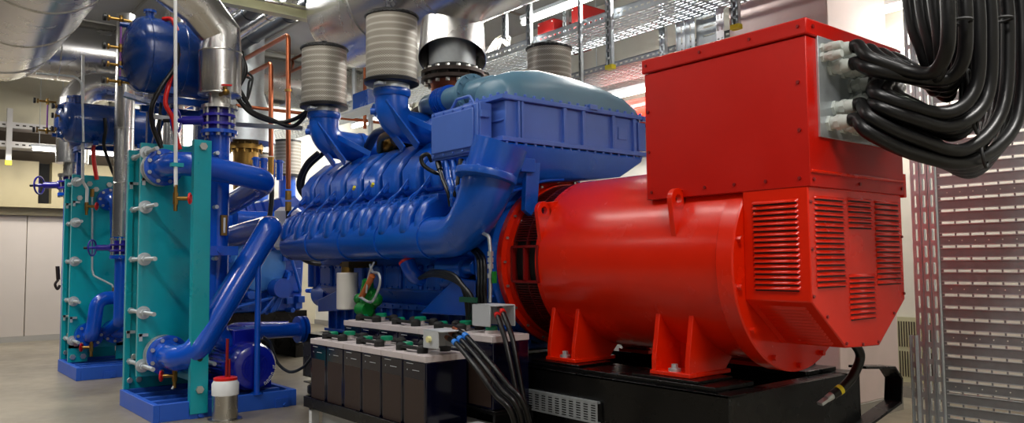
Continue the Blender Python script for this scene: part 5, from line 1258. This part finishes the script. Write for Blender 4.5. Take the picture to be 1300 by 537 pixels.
for x, y, zb, t in ((at(641, 60, y=6.4).x, 6.4, 4.55, 'tall galvanised hanger by the flared exhaust skirt'), (at(672, 60, y=6.45).x, 6.45, 4.35, 'galvanised hanger between the exhaust skirt and the rear air filter'), (at(718, 40, y=7.4).x, 7.4, 4.2, 'galvanised hanger beside the larger red box'), (at(737, 60, y=6.5).x, 6.5, 3.6, 'thin hanger rod passing down right of the rear air filter'), (at(774, 60, y=6.45).x, 6.45, 4.0, 'galvanised hanger with yellow end cap above the cooler hood'), (at(934, 30, y=6.9).x, 6.9, 3.9, 'galvanised hanger with yellow end cap above the red box'), (at(842, 60, y=7.3).x, 7.3, 3.9, 'galvanised hanger just left of the upright perforated tray')):
    if x > -6.0 and y < 7: zb = at(934, 35, y=y).z
    elif 'above the cooler' in t: zb = at(785, 83, y=y).z
    h = thing('strut_hanger', t, 'strut', (x, y, zb), 'strut hangers')
    w = .035 if 'rod' in t else .085
    g = G().box((x-w/2, y-.02, zb), (x-w/2+.004, y+.03, ZC)).box((x+w/2-.004, y-.02, zb), (x+w/2, y+.03, ZC)).box((x-w/2, y+.026, zb), (x+w/2, y+.03, ZC)); n = int((ZC-zb)/.09)
    for i in range(n): g.box((x-w/2, y-.02, zb+i*.09), (x-w/2+w*.3, y-.017, zb+i*.09+.09)).box((x+w/2-w*.3, y-.02, zb+i*.09), (x+w/2, y-.017, zb+i*.09+.09)).box((x-w/2, y-.02, zb+i*.09), (x+w/2, y-.017, zb+i*.09+.03))
    part('channel', g, 'zinc', h)
    if 'yellow' in t: g = G().box((x-w/2-.01, y-.03, zb-.02), (x+w/2+.01, y+.04, zb+.03)); part('end_cap', g, 'yellow', h, label='yellow plastic end cap')
# upright perforated tray behind the red box
ux0 = at(862, 40, y=7.3).x; ux1 = at(926, 40, y=7.3).x
ut = thing('upright_tray', 'upright perforated galvanised tray rising behind the left part of the red box', 'cable tray', ((ux0+ux1)/2, 7.3, 2.4))
wv = ux1-ux0; g = G()
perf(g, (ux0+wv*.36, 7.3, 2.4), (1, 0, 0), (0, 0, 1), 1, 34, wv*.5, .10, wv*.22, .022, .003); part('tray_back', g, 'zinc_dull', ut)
for a_, b_ in ((0, .18), (.18, .36)):
    g = G(); perf(g, (ux0+wv*a_, 7.27, 2.4), (1, 0, 0), (0, 0, 1), 1, 26, wv*.18, .13, .02, .085, .004); g.box((ux0+wv*a_-.002, 7.24, 2.4), (ux0+wv*a_+.002, 7.33, 5.8)); part('edge_profile', g, 'zinc', ut)
g = G(); perf(g, (ux0+wv*.86, 7.2, 2.4), (1, 0, 0), (0, 0, 1), 2, 26, wv*.07, .13, .014, .05, .003).box((ux0+wv*.86-.002, 7.2, 2.4), (ux0+wv*.86+.002, 7.33, 5.8)); part('side_rail', g, 'white_paint', ut)
# red boxes on the tray, lamps
ct = thing('cable_tray', 'high cable tray out of which the thick black power cables drop', 'cable tray', (-2.0, 5.4, 4.8), 'overhead cable trays')
g = G(); perf(g, (-2.9, 4.2, 4.80), (1, 0, 0), (0, 1, 0), 14, 30, .1, .16, .05, .03, .003); part('tray_bottom', g, 'zinc', ct)
for x in (-2.9, -1.5):
    g = G().box((x-.003, 4.2, 4.8), (x+.003, 9.0, 4.92)); part('side_rail', g, 'zinc', ct)
for q in range(6):
    g = G().tube(spline([at(612+q*3, 84-q, y=6.9), at(618+q*4, 66-q*3, y=6.95), at(634+q*2, 46+q*3, y=7.0), at(648-q, 48+q*4, y=7.05), at(640+q*3, 66, y=7.1), at(630+q*3, 78, y=7.1)], 7), .011, 8)
    item('cable_loop', g, 'skirting_grey', 'thin pale cable loop lying on the overhead tray behind the flared exhaust skirt', 'cable', group='pale cable loops on the tray')
def rb(px0, py0, px1, py1, y, d, label, knob=True):
    a = at(px0, py0, y=y); b = at(px1, py1, y=y)
    g = G().box((a.x, y, b.z), (b.x, y+d, a.z)); o = item('red_box', g, 'red_dark', label, 'box', group='red boxes on the overhead tray', bevel=.01)
    g = G()
    for z in (a.z-.04, b.z+.04):
        for x in (a.x+.03, b.x-.03): g.hexb((x, y, z), (0, -1, 0), .012, .008)
    if knob: g.cyl((b.x, y+d*.35, (a.z+b.z)/2), (b.x+.02, y+d*.35, (a.z+b.z)/2), .035, n=16)
    part('knob', g, 'can_white', o)
rb(682, 30, 703, 53, 7.3, .75, 'larger red metal box standing on the overhead tray')
rb(725, 10, 740, 34, 7.35, .55, 'smaller red metal box right of the larger one on the overhead tray', False)
a = at(770, 118, y=8.9); g = G().box((a.x, 8.75, 3.66), (a.x+1.9, 9.25, 4.0)).box((a.x, 8.74, 3.86), (a.x+1.9, 8.75, 3.88))
o = item('red_cabinet', g, 'red', 'long red metal housing on the back wall below the fluorescent lamp', 'housing', bevel=.008)
g = G()
for i in range(12): g.hexb((a.x+.1+i*.15, 8.74, 3.75), (0, -1, 0), .012, .01)
part('rivet', g, 'bolt', o)
def lamp(p0, p1, label, w=.07):
    p0 = V(p0); p1 = V(p1); m = (p0+p1)/2
    o = thing('fluorescent_lamp', label, 'lamp', m, 'fluorescent lamps')
    d = (p1-p0).normalized()
    g = G().bar(p0+V((0, 0, .07)), p1+V((0, 0, .07)), w*1.4, .05); part('housing', g, 'white_paint', o, bevel=.004)
    g = G().cyl(p0+d*.03, p1-d*.03, w*.5, n=16); part('tube', g, 'tube_light', o)
    for q in (p0+d*.15, p1-d*.15):
        g = G().cyl(q+V((0, 0, .09)), (q.x, q.y, ZC-.005), .006, n=6); part('suspension_rod', g, 'zinc', o)
    g = G().cyl(p0-d*.0, p0+d*.03, w*.6, n=16).cyl(p1-d*.03, p1, w*.6, n=16); part('end_cap', g, 'can_white', o)
LP = []
def area(loc, sx, sy, power, rot=(0, 0, 0), col=(1, .97, .93)):
    l = bpy.data.lights.new('area_light', 'AREA'); l.shape = 'RECTANGLE'; l.size = sx; l.size_y = sy; l.energy = power; l.color = col
    o = bpy.data.objects.new('area_light', l); COL.objects.link(o); o.location = loc; o.rotation_euler = rot; return o
lamp((-8.55, 8.55, 4.05), (-7.0, 8.55, 4.05), 'bright fluorescent lamp under the trays left of the red box')
lamp(at(1120, 14, y=8.9), V((at(1157, 16, y=8.9).x+.9, 8.9, at(1120, 14, y=8.9).z)), 'fluorescent lamp at the upper right beyond the pillar')
lamp((-18.5, 2.45, 4.0), (-18.5, 3.15, 4.0), 'fluorescent lamp in front of the far wall, the left one')
lamp((-18.5, 3.35, 4.0), (-18.5, 4.35, 4.0), 'fluorescent lamp in front of the far wall, the right one')
lamp((-8.2, 6.9, 4.9), (-6.5, 6.9, 4.9), 'fluorescent lamp above the long lit cable tray, left')
lamp((-6.1, 6.9, 4.9), (-4.4, 6.9, 4.9), 'fluorescent lamp above the long lit cable tray, right')
lamp((-14.5, 7.6, 4.4), (-12.5, 7.6, 4.4), 'fluorescent lamp behind the second engine')
lamp((-16.0, 8.7, 4.9), (-14.0, 8.7, 4.9), 'fluorescent lamp by the back wall behind the copper pipes')
# hall lamps over the aisle in front of the machines
hl = [(-15, 0.2), (-11.4, .0), (-7.6, -.4), (-3.6, .2), (-.4, 2.6), (-.6, 5.6), (-1.2, -3.2), (-6, -3.2), (-11, -3.4)]
for i, (x, y) in enumerate(hl):
    L_ = 1.5; dx_ = x > -1
    p0, p1 = ((x, y-L_/2, 5.3), (x, y+L_/2, 5.3)) if dx_ else ((x-L_/2, y, 5.3), (x+L_/2, y, 5.3))
    lamp(p0, p1, 'white fluorescent lamp hanging under the ceiling over the aisle in front of the machines')
PW_ = [170, 135, 125, 135, 150, 140, 40, 35, 30]
for (x, y), e in zip(hl, PW_): area((x, y, 5.24), 1.6 if x <= -1 else .4, .4 if x <= -1 else 1.6, e)
area((-7.7, 8.45, 3.98), 1.5, .12, 45); area((-3.4, 8.9, at(1120, 14, y=8.9).z-.06), 1.2, .1, 90); area((-2.2, 8.1, 5.6), 1.4, .2, 70); lamp((-2.9, 8.1, 5.68), (-1.5, 8.1, 5.68), 'added lamp brightening the pillar, under the ceiling behind the tall perforated tray wall')  # ceiling light and fixture added to brighten the pillar foot
area((-18.4, 2.6, 3.92), .15, 3, 70); area((-7, 6.9, 4.86), 4, .15, 200); area((-13.5, 7.6, 4.36), 2, .2, 90); area((-15, 8.7, 4.86), 2, .2, 160); area((-17.5, 6.5, 5.0), 1.5, .2, 320, (0, math.radians(60), 0))  # tilted one is an added light without fixture, aimed at the far wall
area((-6.5, 2.4, 5.55), 6, .5, 75); area((-11.6, 4.3, 5.6), 1.4, .2, 60); area((-10.35, 4.05, 5.6), .8, .25, 70, (math.radians(-12), math.radians(38), 0))  # last two added to light the second engine, the tilted one without fixture
lamp((-12.3, 5.4, 5.7), (-10.9, 5.4, 5.7), 'added lamp lighting the second engine, above the overhead pipes between the two engines')  # fixture added out of sight to go with the second engine's extra light
lamp((-9.4, 2.4, 5.62), (-3.6, 2.4, 5.62), 'long white fluorescent lamp row under the ceiling over the batteries')
# far left cable trays in front of the wall
for i, (x, z) in enumerate(((-18.9, 4.45), (-18.9, 4.05))):
    o = thing('cable_tray', ['upper cable tray before the far wall at the left', 'lower cable tray before the far wall at the left'][i], 'cable tray', (x, 2.5, z), 'cable trays before the far wall')
    g = G(); perf(g, (x, -2, z), (0, 1, 0), (0, 0, 1), 60, 1, .12, .12, .06, .03, .003).box((x-.5, -2, z), (x, 5.2, z+.006)); part('tray', g, 'can_white', o)
    g = G().box((x-.4, -2, z+.01), (x-.25, 5.2, z+.06)); part('tray_cable', g, 'copper' if i else 'zinc', o)
for i, y in enumerate((.9, 2.12)):
    g = G().box((-18.96, y-.05, 3.72), (-18.88, y+.05, 4.85)); o = item('strut_hanger', g, 'can_white', ['pale hanger post at the left edge before the far wall', 'pale hanger post with a yellow foot before the far wall'][i], 'strut')
    g = G().box((-18.97, y-.055, 3.68), (-18.87, y+.055, 3.78)); part('end_cap', g, 'yellow', o, label='yellow end cap')

# ================================================================== CAMERA, WORLD, VIEW
cam = bpy.data.cameras.new('camera'); cam.sensor_width = 36; cam.lens = F/1300*36; cam.clip_start = .05
co = bpy.data.objects.new('camera', cam); COL.objects.link(co)
Mx = Matrix((( _r2.x, _u2.x, -_f.x), (_r2.y, _u2.y, -_f.y), (_r2.z, _u2.z, -_f.z))).to_4x4(); Mx.translation = CAM
co.matrix_world = Mx
sc = bpy.context.scene; sc.camera = co
w = bpy.data.worlds.new('world'); sc.world = w; w.use_nodes = True
w.node_tree.nodes['Background'].inputs[0].default_value = (.93, .93, 1, 1); w.node_tree.nodes['Background'].inputs[1].default_value = .05
sc.view_settings.view_transform = 'Standard'; sc.view_settings.look = 'None'; sc.view_settings.gamma = 1; sc.view_settings.use_curve_mapping = False
sc.view_settings.exposure = 0.0
